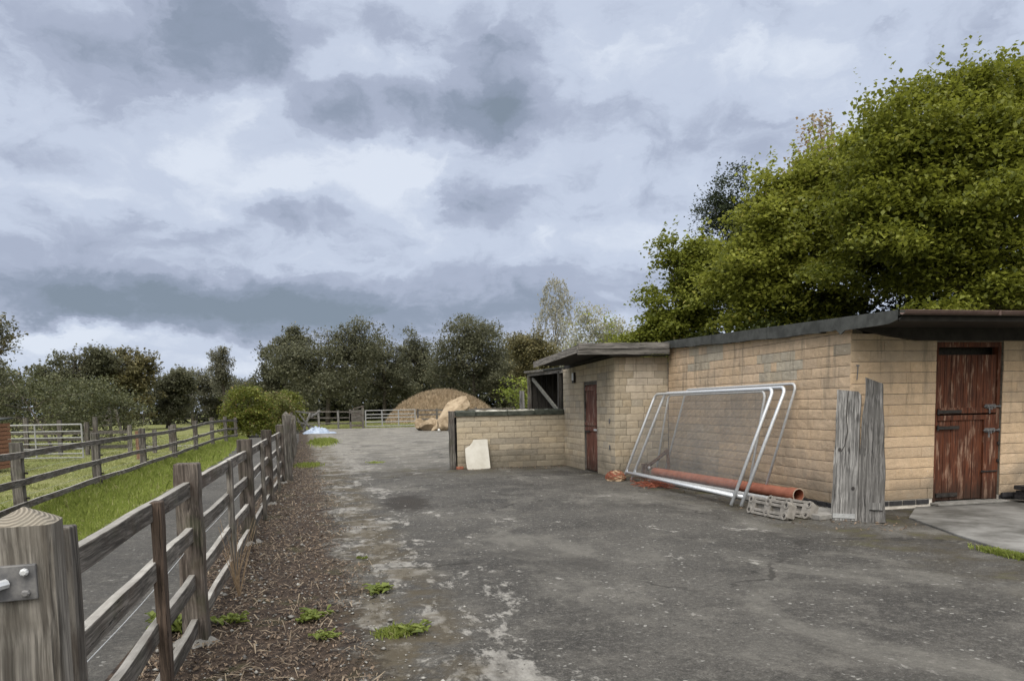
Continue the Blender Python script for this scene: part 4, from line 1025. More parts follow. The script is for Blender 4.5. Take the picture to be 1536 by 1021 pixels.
q = MB(); q.box((6.12,8.62,.035), (.62,.75,.07), Matrix.Rotation(R(12),3,'Z')); tag(q.build('paving_slab', CONC, None, bevel=.01), 'grey paving slab at the wall foot between foot blocks and planks', 'slab')
# leaning planks
def live_plank(base, W0, W1, Ht, lean, rot, label, m, seed, wob=.02, notch=None, T_=.05):
    rr = random.Random(seed); n = 18; L_, Rt = [], []
    for i in range(n+1):
        v = i/n; w = W0+(W1-W0)*v
        L_.append((-w/2+wob*mnoise.noise(Vector((seed,v*4,0))), v*Ht)); Rt.append((w/2+wob*mnoise.noise(Vector((seed+9,v*4,0))), v*Ht))
    if notch: Rt[-1] = (Rt[-1][0]-.02, Rt[-1][1]-notch); L_[-1] = (L_[-1][0], L_[-1][1])
    M = Matrix.Translation(base) @ Matrix.Rotation(rot,4,'Z') @ Matrix.Rotation(-lean,4,'X') @ Matrix.Rotation(R(-4.5),4,'Y')
    vs = []
    for (l, r_) in zip(L_, Rt):
        for k_ in range(7):
            f_ = k_/6; x = l[0]+(r_[0]-l[0])*f_; z = l[1]+(r_[1]-l[1])*f_; y_ = .008*mnoise.noise(Vector((x*8,z*2,seed)))
            vs.append(Vector((x, y_, z)))
    for (l, r_) in zip(L_, Rt):
        for k_ in range(7):
            f_ = k_/6; vs.append(Vector((l[0]+(r_[0]-l[0])*f_, T_, l[1]+(r_[1]-l[1])*f_)))
    c = 7; o = (n+1)*c; fs = []
    for i in range(n):
        for k_ in range(6):
            fs.append((i*c+k_,i*c+k_+1,(i+1)*c+k_+1,(i+1)*c+k_)); fs.append((o+i*c+k_,o+(i+1)*c+k_,o+(i+1)*c+k_+1,o+i*c+k_+1))
        fs.append((i*c,(i+1)*c,o+(i+1)*c,o+i*c)); fs.append((i*c+6,o+i*c+6,o+(i+1)*c+6,(i+1)*c+6))
    for k_ in range(6): fs.append((k_,o+k_,o+k_+1,k_+1)); a = n*c+k_; fs.append((a,a+1,o+a+1,o+a))
    q = MB(); q.add(vs, fs); ob = q.build('timber_plank', m); ob.matrix_world = M; ob['base'] = (0,0,0); tag(ob, label, 'plank', 'weathered planks leaning at the stable corner'); return ob, M
PG = 0
pk, M = live_plank((6.18,8.10,0), .315, .29, 1.80, R(20), R(-53), 'split silver plank with a metal strip, left of the pair at the stable corner', WZG, 3, .02, .06)
q = MB(); q.prism([(-.135,.035),(.135,.025),(.135,.085),(-.135,.095)], -.004, .008, Matrix.Rotation(R(90),4,'X')); q.build('metal_strip', GATEM, pk)
q = MB()
pts = [(.0,1.75),(-.015,1.4),(.01,1.2),(-.02,1.0),(-.06,.92)]
for (a, b) in zip(pts, pts[1:]): q.add([Vector((a[0]-.006,-.0095,a[1])), Vector((a[0]+.006,-.0095,a[1])), Vector((b[0]+.006,-.0095,b[1])), Vector((b[0]-.006,-.0095,b[1]))], [(0,1,2,3)])
for (x_, z_) in ((-.08,.95),(.10,.42)): q.add([Vector((x_+.022*math.cos(i*.785),-.0096,z_+.026*math.sin(i*.785))) for i in range(8)], [tuple(range(8))])
q.build('split_and_knots', BLKIRON, pk)
pk2, M = live_plank((6.37,7.865,0), .35, .20, 1.96, R(20), R(-53), 'darker tapering live-edged plank, right of the pair at the stable corner', wood('dark_silver_z', 2, (.055,.052,.048), (.15,.143,.135), (.08,.076,.07)), 14, .03, .1, .06)
q = MB(); q.prism([(.0,.16),(.15,.15),(.15,.24),(.0,.25)], -.01, .03, Matrix.Rotation(R(90),4,'X')); q.build('batten', WZG, pk2)
q = MB(); q.tube([(6.78,8.67,1.80),(6.77,8.64,1.98)], .008, 5); q.box((6.77,8.645,1.99), (.03,.03,.02)); tag(q.build('metal_stake', STEEL), 'thin metal rod standing behind the planks against the corner', 'rod')
# dark block stack at right edge by the door
q = MB()
for i, (z, dx_) in enumerate(((.105,0),(.165,.02),(.24,-.015))): q.box((9.50+dx_,8.48,z), (.34,.18,.058))
tag(q.build('brick_stack', ENGBRICK, None, bevel=.005), 'short stack of dark bricks right of the stable door', 'bricks')

# ------------------------------------------------------------------ vegetation
def leaves(C, size, rr, droop=.3, jit=.35, asp=.62):
    n = len(C); C = np.asarray(C)
    az_ = rr.uniform(0, 2*np.pi, n); tl = rr.normal(-droop, .45, n)
    ax = np.stack([np.cos(az_)*np.cos(tl), np.sin(az_)*np.cos(tl), np.sin(tl)], 1)
    up_ = np.tile([0, 0, 1.0], (n, 1))+rr.normal(0, .32, (n, 3))
    sd_ = np.cross(ax, up_); sd_ /= np.linalg.norm(sd_, axis=1, keepdims=True)+1e-9
    nr = np.cross(sd_, ax)
    L = (size*(1+rr.uniform(-jit, jit, n)))[:, None]; Wd = L*asp*.5
    V = np.stack([C-ax*L*.5, C+sd_*Wd+nr*L*.08-ax*L*.05, C+ax*L*.5-nr*L*.06, C-sd_*Wd+nr*L*.08-ax*L*.05], 1).reshape(-1, 3)
    F = np.arange(4*n).reshape(n, 4)
    return V, F
def crown_points(lobes, nclump, nleaf, cr, rr, shell=.55, flat=.55):
    vol = np.array([l[3]*l[4]*l[5] for l in lobes])**.75; vol /= vol.sum()
    P, T, CC = [], [], []
    for l, w in zip(lobes, vol):
        for _ in range(max(3, int(nclump*w))):
            dv = rr.normal(0, 1, 3); dv /= np.linalg.norm(dv)
            if dv[2] < -.75: dv[2] *= -1
            rad = shell+(1-shell)*rr.random()**.6
            rad *= 1+.06*rr.normal()
            c = np.array(l[:3])+dv*np.array(l[3:6])*rad
            if c[2] < .2: continue
            k_ = cr*rr.uniform(.6, 1.35); m_ = int(nleaf*rr.uniform(.6, 1.3)*(k_/cr)**1.5)+3
            off = rr.normal(0, 1, (m_, 3))*np.array([k_, k_, k_*flat])*.5
            hv = dv[:2]
            off[:, 2] -= (.25 if flat > .4 else .42)*np.hypot(off[:, 0], off[:, 1])     # clumps hang like small umbrellas
            P.append(c+off); T.append(np.clip(rr.normal(.42, .20)+rr.normal(0, .15, m_), 0, .88)); CC.append(c)
    return np.concatenate(P), np.concatenate(T), CC
def boughs(lobes, n, br, rr, lo=.5, hi=1.2):
    """leafy boughs set over the crown's surface, tilted outwards, with gaps between"""
    out = []; vol = np.array([l[3]*l[4]+l[4]*l[5]+l[3]*l[5] for l in lobes]); vol /= vol.sum()
    for l, w in zip(lobes, vol):
        for _ in range(max(3, int(n*w))):
            dv = rr.normal(0, 1, 3); dv /= np.linalg.norm(dv)
            if dv[2] < -.6: dv[2] *= -1
            if dv[1] > .55: dv[1] *= -1
            c = np.array(l[:3])+dv*np.array(l[3:6])*rr.uniform(lo, hi); b_ = br*rr.uniform(.55, 1.3)
            out.append((c[0], c[1], c[2], b_, b_, b_*.5))
    return out
def tree(name, label, base, lobes, lm, size, nclump, nleaf, cr, seed, trunk_r=.15, bark=None, group=None, shell=.5, flat=.55, cat='tree', limbs=22, hue=.03, droop=.3, lean=0, asp=.62, extra_pts=None, shoots=0):
    rr = np.random.default_rng(seed); o = thing(name, label, cat, base, group)
    P, T, CC = crown_points(lobes, nclump, nleaf, cr, rr, shell, flat)
    if shoots:          # upright leafy shoots that break the outline
        ex = []
        for l in sorted(lobes, key=lambda q_: -q_[2])[:int(len(lobes)*.7)]:
            for _ in range(shoots):
                n_ = rr.integers(8, 22); f_ = np.linspace(0, 1, n_)[:, None]; st = np.array([l[0]+rr.normal(0, .5)*l[3], l[1]+rr.normal(0, .5)*l[4], l[2]+l[5]*.5])
                ex.append(st+f_*np.array([rr.normal(0, .28), rr.normal(0, .2), rr.uniform(.3, .9)])+rr.normal(0, .055, (n_, 3)))
        ex = np.concatenate(ex); P = np.concatenate([P, ex]); T = np.concatenate([T, np.clip(rr.normal(.5, .2, len(ex)), 0, .88)])
    if extra_pts is not None: P = np.concatenate([P, extra_pts]); T = np.concatenate([T, np.clip(rr.normal(.5,.2,len(extra_pts)),0,.88)])
    P = P[P[:, 2] > .08]; T = T[:len(P)]
    sel = rr.random(len(T)) < hue; T[sel] = rr.uniform(.93, 1, sel.sum())
    V, F = leaves(P, size, rr, droop, asp=asp); raw_mesh('crown', V, F, lm, o, T)
    q = MB(); b = Vector(base); top = max(l[2]+l[5]*.55 for l in lobes) if len(lobes) < 20 else float(np.percentile([l[2] for l in lobes], 82)); cx_ = np.mean([l[0] for l in lobes]); cy_ = np.mean([l[1] for l in lobes])
    spine = [Vector((b.x+(cx_-b.x)*f_+.04*top*.3*math.sin(f_*5+seed), b.y+(cy_-b.y)*f_, b.z+(top-b.z)*f_)) for f_ in (0,.15,.3,.45,.6,.75,.9,1)]
    q.tube(spine, [trunk_r*(1.25-1.2*f_)+.01 for f_ in (0,.18,.33,.47,.62,.77,.9,1)], 8)
    pick = rr.permutation(len(CC))[:limbs]
    for i in pick:
        c = Vector(CC[i]); f_ = max(.12, min(.85, (c.z-b.z)/(top-b.z)*.7)); s = spine[0]
        k_ = f_*7; i0 = min(6, int(k_)); s = spine[i0].lerp(spine[i0+1], k_-i0)
        mid = s.lerp(c, .5)+Vector((0, 0, .08*(c-s).length)); r0 = trunk_r*.42*(1-f_*.6)
        q.tube([s, mid, c], [r0, r0*.6, r0*.2+.004], 5)
    q.build('trunk', bark or BARK, o, smooth=True); return o
FAR = leafmat('far_leaf', (.066,.069,.040), (.155,.156,.096), (.20,.175,.09), .35)
FAR2 = leafmat('far_leaf_olive', (.08,.076,.034), (.18,.16,.075), (.22,.18,.07), .25)
FARG = leafmat('far_leaf_grey', (.09,.092,.062), (.23,.225,.165), (.20,.17,.09), .3)
G1 = 'trees along the left side of the paddock'; G2 = 'dark trees beyond the far gate'
def far_tree(label, x, y, top, hw, seed, m=FAR, group=None, low=.0, size=.30, dens=1.0, trunk_r=.2, shell=.3, shape=None, hue=.02):
    rr = random.Random(seed); lobes = []
    cz = (top+low)/2; hz = (top-low)/2
    lobes.append((x, y, low+(top-low)*.47, hw*.86, hw*.8, hz*.93))
    for _ in range(6):
        a = rr.uniform(0, 6.28); z = low+(top-low)*rr.uniform(.35,.86); w = hw*rr.uniform(.32,.55)
        lobes.append((x+math.cos(a)*hw*.62, y+math.sin(a)*hw*.5, z, w, w, w*.85))
    if shape: lobes = shape
    return tree('tree', label, (x, y, 0), lobes, m, size*.82, int(330*dens), 56, .66*max(.8, hw/4), seed, trunk_r, group=group, shell=shell, hue=hue, flat=.7, shoots=12)
far_tree('sparse-topped tree at the left edge of the frame above the bramble hedge', -16.6, 38, 6.6, 2.0, 1, FAR, G1, size=.17, dens=.8)
# long sprays sticking out of it
far_tree('broad dark tree third from the left of the paddock, behind the bramble', -23.0, 72, 7.4, 3.6, 2, FAR, G1, size=.3)
far_tree('dark tree whose brownish crown tops the left row, behind the wooden gate', -19.6, 74, 7.6, 3.2, 3, FAR2, G1, size=.3, hue=.06)
far_tree('low round tree between the brownish-crowned one and the slim tree', -17.2, 80, 5.8, 2.8, 4, FAR, G1, size=.3)
far_tree('loose grey-green tree left of the slim tall one', -17.6, 95, 7.4, 2.6, 5, FARG, G1, size=.3, dens=.5)
far_tree('slim tall feathery tree, highest of the paddock row', -13.3, 90, 9.6, 1.5, 6, FARG, G1, size=.27, dens=.34, trunk_r=.17, low=2.2)
far_tree('low dark tree filling the gap right of the slim tall tree', -13.2, 98, 5.9, 4.2, 7, FAR, G1, size=.32)
far_tree('low dark thicket tree beyond the end of the paddock fence', -9.2, 100, 5.4, 3.0, 8, FAR, G1, size=.32)
far_tree('far left dark tree partly cut by the frame edge behind the shelter', -30, 72, 7.0, 4.5, 9, FAR, G1, size=.3)
far_tree('dark tree with a branch reaching left, first of the row beyond the far gate', -6.2, 90, 11.2, 3.8, 10, FAR, G2, size=.32, shape=[(-5.6,90,5.5,3.4,3,5.2),(-7.8,90,8.0,2.0,1.5,1.0),(-5.2,90,9.6,2.4,2,1.6),(-8.4,90,4.2,2.0,2,2.6)])
far_tree('broad rounded olive tree nearest the plank hurdle, second of the far row', -1.4, 75, 9.5, 5.1, 11, FAR, G2, size=.28, dens=1.5)
far_tree('dark tree third in the far row, behind the white farm gate', 4.6, 85, 10.4, 3.9, 12, FAR, G2, size=.3, hue=.05)
far_tree('narrow dark tree fourth in the far row, left of the tallest crown', 8.8, 90, 11.6, 3.5, 13, FAR, G2, size=.3)
far_tree('tallest broad dark tree of the far row, right behind the grassy mound', 13.2, 76, 12.0, 5.3, 14, FAR, G2, size=.28, dens=1.6)
far_tree('olive tree fifth in the far row, right of the tallest crown', 20.6, 85, 10.5, 4.3, 15, FAR2, G2, size=.3)
far_tree('dark low tree in the gap between the olive crown and the open shed', 17.8, 72, 6.8, 3.6, 16, FAR, G2, size=.3)
far_tree('brown-green tree over the shed roof below the birch', 15.2, 56, 7.7, 2.3, 17, FAR2, None, size=.22, hue=.1)
# dense wood behind, seen only as darkness between the trunks
rr_ = np.random.default_rng(55)
P = np.concatenate([np.stack([rr_.uniform(-40,-8,5200), rr_.uniform(104,116,5200), rr_.uniform(0,5.2,5200)],1), np.stack([rr_.uniform(-10,34,26000), rr_.uniform(98,108,26000), 7.0*rr_.random(26000)**1.3],1)])
V, F = leaves(P, .75, rr_, .2); o = raw_mesh('woodland', V, F, leafmat('wood_mass', (.034,.038,.021), (.08,.085,.048), None, .1), None, np.clip(rr_.normal(.4,.2,len(P)),0,.9)); kind(o, 'stuff')
# birch and acacia
BIR = leafmat('birch_leaf', (.17,.17,.13), (.40,.39,.33), (.30,.25,.12), .35)
rrb = np.random.default_rng(71); pts = []
for i in range(260):      # hanging twigs
    z = rrb.uniform(4.5, 12.0); rad = (1-abs(z-7.5)/6.2)*2.3; a = rrb.uniform(0, 6.28); rr2 = rad*rrb.random()**.6
    x0, y0_ = 17.7+rr2*np.cos(a), 60+rr2*np.sin(a); ln = rrb.uniform(.5, 1.6)
    n_ = int(ln*12); s_ = np.linspace(0, 1, n_); pts.append(np.stack([x0+.25*s_*np.cos(a), y0_+.25*s_*np.sin(a), z+.35*s_-ln*s_**1.6], 1)+rrb.normal(0,.06,(n_,3)))
for (dx_, tz) in ((0,12.4),(.9,12.0),(1.6,10.8),(-1.3,10.6),(-1.9,9.0),(.4,11.2)):      # upright shoots
    s_ = np.linspace(.45, 1, 55)[:, None]; a0 = np.array([17.7,60,4.0]); b0 = np.array([17.7+dx_,60,tz]); pts.append(a0+(b0-a0)*s_+rrb.normal(0,.13,(55,3)))
pts = np.concatenate(pts)
tree('birch_tree', 'slender pale birch rising above the outhouse roof', (17.7,60,0), [(17.7,60,7.0,1.2,1.2,3.6)], BIR, .21, 46, 20, .5, 71, .13, BIRCHBARK, None, .1, 1.0, 'tree', 26, .03, 1.0, 0, .5, pts)
ACA = leafmat('acacia_leaf', (.20,.20,.14), (.45,.44,.36), (.24,.27,.03), .4)
ACY = leafmat('acacia_yellow', (.15,.18,.03), (.32,.34,.07), None, .4)
tree('acacia_tree', 'pale loose-leaved tree with grey-white foliage above the outhouse fascia', (16.0,45,0), [(15.4,45,6.2,1.7,1.3,1.7),(17.2,45,5.7,1.6,1.3,1.5),(18.2,45,4.8,1.2,1,1.0),(15.0,45,4.0,1.5,1.2,1.6)], ACA, .17, 260, 26, .5, 72, .1, None, None, .2, .7, 'tree', 30, .14, .5)
tree('young_tree', 'yellow-green sapling in front of the pale loose tree', (16.2,43.5,0), [(16.2,43.5,5.8,.55,.5,1.5),(16.6,43.5,4.9,.8,.6,.8)], ACY, .16, 40, 22, .42, 73, .06, None, None, .2, .8, 'tree', 10, 0, .4)
tree('shrub', 'small bright yellow-green shrub beside the open shed', (6.6,27,0), [(6.3,27,2.1,.65,.5,.55),(6.9,27,1.4,.7,.6,.7)], leafmat('lime_shrub', (.10,.13,.02), (.26,.30,.05)), .11, 46, 26, .3, 74, .04, None, None, .3, .6, 'shrub', 10, 0)
# right-hand broadleaved trees behind the buildings
LIME = leafmat('lime_leaf', (.052,.068,.010), (.235,.25,.036), (.24,.23,.045), .36)
MAPLE = leafmat('maple_leaf', (.085,.102,.014), (.30,.315,.055), (.30,.27,.06), .38)
MAPD = leafmat('maple_dark', (.068,.086,.013), (.235,.255,.042), (.2,.15,.04), .35)
CONI = leafmat('dark_leaf', (.022,.034,.018), (.07,.085,.045), None, .2)
TANL = leafmat('tan_leaf', (.17,.13,.07), (.34,.27,.17), (.3,.16,.06), .4)
GR = 'broadleaved trees behind the block buildings'
tree('lime_tree', 'largest deep green tree at the right edge, towering over the red door', (17.6,17.6,0),
     boughs([(17.4,17.8,6.1,3.6,2.7,3.8),(16.2,17.4,7.3,2.0,1.7,2.2),(18.8,17.8,8.1,2.2,2,2.1),(15.2,17.6,5.6,2.0,1.8,2.2),(20.2,17.5,7.0,2.4,2,3.3),(17.4,17.6,8.9,1.2,1.1,1.3),(16.8,16.6,4.2,2.8,1.4,1.4),(14.6,17.4,7.2,1.2,1.1,1.4),(20.5,17.0,4.4,2.5,1.4,1.4)], 330, 0.82, np.random.default_rng(81)),
     LIME, .128, 4200, 34, .42, 81, .26, None, GR, .25, .5, 'tree', 60, .035, .35, 0, .72, shoots=2)
tree('maple_tree', 'light green maple left of the largest tree, behind the stable verge', (14.6,22,0),
     boughs([(14.6,22,5.2,2.2,1.8,3.2),(15.6,22,7.2,1.5,1.3,1.7),(13.3,22,4.4,1.6,1.4,1.9),(16.6,21.8,5.6,1.6,1.4,2.3),(14.2,21.4,3.4,2.0,1.1,1.1),(16.6,22,8.5,1.5,1.3,1.6),(14.3,22,7.6,1.3,1.3,1.5),(12.9,22,5.6,1.2,1.2,1.5)], 230, 0.72, np.random.default_rng(82)),
     MAPLE, .130, 3000, 32, .40, 82, .17, None, GR, .25, .5, 'tree', 46, .04, .35, 0, .8, shoots=2)
tree('maple_tree', 'lower olive-green maple at the left end of the right-hand trees', (12.4,26,0),
     boughs([(12.6,26,4.8,1.3,1.3,2.6),(12.2,26,3.4,1.7,1.4,1.5),(13.6,26,5.4,1.1,1,1.8),(11.3,26,3.2,1.0,1,.8)], 110, 0.66, np.random.default_rng(83)),
     MAPD, .13, 1200, 34, .38, 83, .13, None, GR, .25, .5, 'tree', 30, .03, .35, 0, .8, shoots=2)
tree('dark_tree', 'dark blue-green pointed tree behind the two maples', (16.9,30,0),
     boughs([(16.9,30,8.0,1.8,1.5,2.2),(16.5,30,6.2,2.0,1.8,2.6),(16.9,30,10.1,1.0,.9,1.2)], 120, 0.6, np.random.default_rng(84)),
     CONI, .115, 900, 30, .36, 84, .15, None, GR, .45, .6, 'tree', 24, 0, .1, shoots=1)
tree('pale_topped_tree', 'thin tan-leaved crown poking above the maple against the sky', (18.6,26,0),
     [(18.4,26,10.4,1.4,1.0,1.5),(17.0,26,9.2,1.2,1,1.0),(19.5,26,10.6,1.2,.9,1.2),(18.5,26,12.0,.6,.5,.8),(20.8,26,11.0,1.3,.8,1.0)],
     TANL, .13, 150, 26, .4, 85, .11, None, GR, .2, .8, 'tree', 46, .1, .2, 0, .8)
tree('hedge_tree', 'dense dark green tree low behind the stable roof between the trunks', (15.5,20.5,0),
     [(14.8,20.6,3.2,3.0,.8,1.6),(18.5,20.4,3.4,3.2,.8,2.0),(21,20,3.6,2.6,.8,2.2),(12.6,23.5,2.9,1.8,.8,1.2),(18,20.5,6.0,2.6,.8,2.6)],
     leafmat('understorey', (.018,.026,.006), (.06,.075,.014), None, .3), .14, 620, 75, .6, 86, .1, None, GR, .2, .6, 'tree', 12, 0)
# hedges
HG = leafmat('hedge_leaf', (.05,.07,.013), (.215,.23,.045), (.22,.14,.06), .35); HG2 = leafmat('hedge_leaf_dull', (.07,.085,.02), (.19,.195,.06), (.24,.16,.09), .3)
tree('hedge_shrub', 'bright yellow-green clipped bush at the end of the paddock fence', (-5.6,46.5,0), [(-5.6,46.5,1.75,1.45,1.3,1.25),(-5.5,46.5,.9,1.5,1.3,.9),(-5.5,46.5,.45,1.6,1.3,.9)], HG, .125, 420, 42, .34, 91, .06, None, 'clipped bushes at the lane end', .75, .7, 'bush', 10, .1)
tree('hedge_shrub', 'duller bush with brownish tips just right of the bright one', (-4.3,50.5,0), [(-4.3,50.5,1.6,1.1,1.2,1.15),(-4.2,50.5,.8,1.1,1.2,.8),(-4.2,50.5,.4,1.2,1.2,.8)], HG2, .125, 320, 42, .34, 92, .06, None, 'clipped bushes at the lane end', .75, .7, 'bush', 10, .12)
tree('hedge_shrub', 'farthest clipped bush with green top, by the verge fence', (-3.85,55.5,0), [(-3.9,55.5,1.85,1.1,1.3,1.05),(-3.9,55.5,.9,1.1,1.3,.9),(-3.9,55.5,.45,1.2,1.3,.9)], HG, .13, 300, 42, .34, 93, .06, None, 'clipped bushes at the lane end', .75, .7, 'bush', 10, .1)
BRM = leafmat('bramble_leaf', (.045,.052,.024), (.135,.14,.066), (.17,.15,.08), .25)
tree('bramble_thicket', 'long dark bramble thicket behind the galvanised gate', (-12.5,36,0), [(-16.5,36,1.7,2.6,2,1.7),(-13.2,36.2,1.6,2.4,2,1.5),(-10.4,37,1.4,2.0,1.8,1.35),(-19.5,36,2.0,2.8,2,2.1),(-11.6,39,1.9,1.8,1.6,1.4)], BRM, .13, 420, 48, .5, 94, .05, None, None, .6, .6, 'thicket', 30, .03)
tree('bramble_thicket', 'higher dark shrub mass between the bramble and the wooden gate', (-15.5,49,0), [(-18.5,48,2.2,3.4,2,2.2),(-22.5,48,2.4,3.4,2,2.5),(-16.2,50,1.9,1.7,1.6,1.9)], BRM, .18, 300, 44, .6, 95, .06, None, None, .55, .6, 'thicket', 20, .03)
# arching sprays at the frame edge
q = MB(); rr = random.Random(31); LP = []
for i in range(16):
    x, z = -15.6+rr.uniform(-1.4,.3), rr.uniform(3.2,5.0); a = rr.uniform(.2,1.2); ln = rr.uniform(1.0,2.3); pts = []
    for k_ in range(7): s_ = k_/6; pts.append((x+math.cos(a)*ln*s_, 37.5+rr.uniform(-.03,.03), z+math.sin(a)*ln*s_-.35*s_*s_))
    q.tube(pts, [.022*(1-k_/7)+.006 for k_ in range(7)], 4); LP += [Vector(p)+Vector((rr.gauss(0,.07),rr.gauss(0,.07),rr.gauss(0,.07))) for p in pts[1:] for _ in range(4)]
sp = tag(q.build('wild_rose', BARK), 'arching leafy sprays rising against the sky at the left edge', 'shrub'); sp['base'] = (0,0,0)
rr_ = np.random.default_rng(5); V, F = leaves(np.array([tuple(p) for p in LP]), .17, rr_, .1); raw_mesh('foliage', V, F, FAR2, sp, rr_.uniform(.1,.8,len(LP)))

# grass blades
def blades(name, P, h, w, m, seed, lean=.35, parent=None, tint=(.5,.2)):
    rr = np.random.default_rng(seed); n = len(P); a = rr.uniform(0, 2*np.pi, n); hh = h*rr.uniform(.5, 1.3, n) if np.isscalar(h) else h
    dv = np.stack([np.cos(a), np.sin(a), np.zeros(n)], 1); pr = np.stack([-np.sin(a), np.cos(a), np.zeros(n)], 1); ww = w*rr.uniform(.6, 1.3, n)
    ln = (lean*rr.random(n))[:, None]; H = hh[:, None]; up_ = np.array([0, 0, 1.0])
    m1 = P+up_*H*.55+dv*H*ln*.35; tp_ = P+up_*H*(1-.35*ln)+dv*H*ln
    V = np.stack([P-pr*ww[:, None], P+pr*ww[:, None], m1+pr*ww[:, None]*.7, tp_, m1-pr*ww[:, None]*.7], 1).reshape(-1, 3); i = np.arange(n)*5
    F = np.stack([i, i+1, i+2, i+3, i+4], 1)
    return raw_mesh(name, V, F, m, parent, np.where(rr.random(n) < .06, .97, np.clip(rr.normal(tint[0], tint[1], n), 0, .88)))
GRS = leafmat('lush_grass', (.115,.155,.026), (.345,.395,.10), (.46,.43,.22), .4); GRP = leafmat('paddock_grass', (.15,.175,.05), (.38,.39,.16), None, .35); DRY = leafmat('dry_grass', (.28,.215,.135), (.55,.44,.31), None, .3)
rr_ = np.random.default_rng(61)
def lane_edge(y): return np.interp(y, [-8,9.9,12.8,19,25,38,59.5], [-3.2,-3.24,-3.36,-3.62,-3.85,-4.9,-6.5])
def fence_x(y): return np.interp(y, [0,7.6,12.4,17,21.6,25.8,34,42.3,60], [-3.9,-4.35,-4.78,-5.08,-5.3,-5.38,-5.55,-5.7,-5.9])
n = 56000; y = 7.5+37*rr_.random(n)**1.7; u = rr_.random(n); le = lane_edge(y)+.10*np.sin(y*3.1)+.06*np.sin(y*7.7); x = le+(fence_x(y)-.35-le)*u
x = np.where(le < fence_x(y)+.1, fence_x(y)-.3*u, x)
hgt = (.06+.11*np.clip(u*1.6, 0, 1))*rr_.uniform(.55,1.35,n)*(1+.25*np.sin(x*5+y*2.2))
kind(blades('verge_grass', np.stack([x, y, np.full(n,-.03)], 1), hgt, .0055*(1+(y-8)/22), GRS, 3, .6, None, (.5,.28)), 'stuff')
n = 420; y = 8+34*rr_.random(n)**1.6; x = lane_edge(y)+.15+(fence_x(y)-.4-lane_edge(y))*rr_.random(n)
kind(blades('seed_stalks', np.stack([x, y, np.full(n,-.03)], 1), rr_.uniform(.18,.34,n), .003*(1+(y-8)/22), GRS, 13, .5), 'stuff')
n = 70000; y = 8+46*rr_.random(n)**1.5; x = fence_x(y)-.2-rr_.random(n)**1.2*(7+y*.32)
tuft = (np.sin(x*2.3+np.sin(y*1.7)*2)+np.sin(y*2.9+x)) ; hgt = np.clip(.05+.028*tuft, .018, .14)*rr_.uniform(.6,1.3,n)
kind(blades('paddock_grass', np.stack([x, y, np.full(n,-.03)], 1), hgt, .0065*(1+(y-8)/18), GRP, 4, 1.1, None, (.5,.25)), 'stuff')
n = 9000; x = rr_.uniform(-4,12,n); y = rr_.uniform(60.5,68,n); kind(blades('field_grass', np.stack([x,y,np.full(n,-.03)],1), .22, .03, GRP, 9, .6), 'stuff')
# grassy mound
q = MB(); nu, nv = 40, 18; vs = []
MX, MY, MR, MH = 9.4, 71, 4.9, 2.95
def mound_h(x, y):
    r = math.hypot((x-MX)/1.12, (y-MY)/.9)/MR; return MH*max(0, 1-r*r)**.8*(1+.05*mnoise.noise(Vector((x*.8,y*.8,0))))-.05
for j in range(nv+1):
    for i in range(nu): a = 2*math.pi*i/nu; r = MR*j/nv; x, y = MX+1.12*r*math.cos(a), MY+.9*r*math.sin(a); vs.append((x,y,mound_h(x,y)))
q.add(vs, [(j*nu+i,j*nu+(i+1) % nu,(j+1)*nu+(i+1) % nu,(j+1)*nu+i) for j in range(nv) for i in range(nu)])
kind(q.build('earth_mound', plain('dry_turf', (.20,.155,.095), (.32,.25,.16), 1.5, .95, .5, .05), smooth=True), 'structure')
n = 15000; a = rr_.uniform(0,6.283,n); r = MR*np.sqrt(rr_.random(n)); x, y = MX+1.12*r*np.cos(a), MY+.9*r*np.sin(a)
z = np.array([mound_h(p, q_) for p, q_ in zip(x, y)]); kind(blades('mound_grass', np.stack([x,y,z],1), .42, .025, DRY, 10, .5), 'stuff')
# weeds and tufts
WD = leafmat('weed_leaf', (.07,.095,.018), (.20,.235,.055), None, .3)
def weed(x, y, rad, nl, label, seed, hgt=.5):
    rr = random.Random(seed); q = MB(); nl = int(nl*1.9)
    for i in range(nl):
        a = rr.uniform(0, 6.28); ln = rad*rr.uniform(.25,.85); w = ln*rr.uniform(.16,.30); el_ = rr.uniform(.1,hgt); ox, oy = rr.gauss(0,rad*.36), rr.gauss(0,rad*.38)
        c_, s_ = math.cos(a), math.sin(a); vs = []
        for (f_, wf) in ((0,.25),(.35,.9),(.7,1.0),(1,.12)):
            h_ = .012+ln*el_*math.sin(f_*2.2)*.8
            for sg in (-1, 0, 1): vs.append((x+ox+c_*ln*f_-s_*w*wf*sg, y+oy+s_*ln*f_+c_*w*wf*sg, h_+abs(sg)*.012+rr.uniform(-.004,.004)))
        q.add(vs, [(r_*3+k_, r_*3+k_+1, r_*3+4+k_, r_*3+3+k_) for r_ in range(3) for k_ in range(2)])
    o = q.build('weed', WD); me = o.data; at = me.attributes.new('tint','FLOAT','FACE'); at.data.foreach_set('value', np.random.default_rng(seed).uniform(.1,.85,len(me.polygons)).astype(np.float32))
    return tag(o, label, 'weed', 'broad-leaved weeds along the verge')
weed(-1.22,5.55,.20,34,'lush leafy weed behind the bottom rail, seen between the first posts',1,1.2)
weed(-.86,5.62,.13,14,'small leafy weed against the foot of the nearest full post',2,.7)
weed(-.28,5.55,.15,22,'flat leafy weed in the middle of the brown soil verge',3,.5)
weed(-.17,5.05,.11,14,'sparse weed nearest the camera on the soil verge',4,.4)
weed(.24,6.2,.15,24,'leafy green weed at the outer edge of the soil, left of the drive',5,.5)
weed(.42,5.0,.12,18,'leafy weed mixed beside the small turf tuft in the foreground',6,.5)
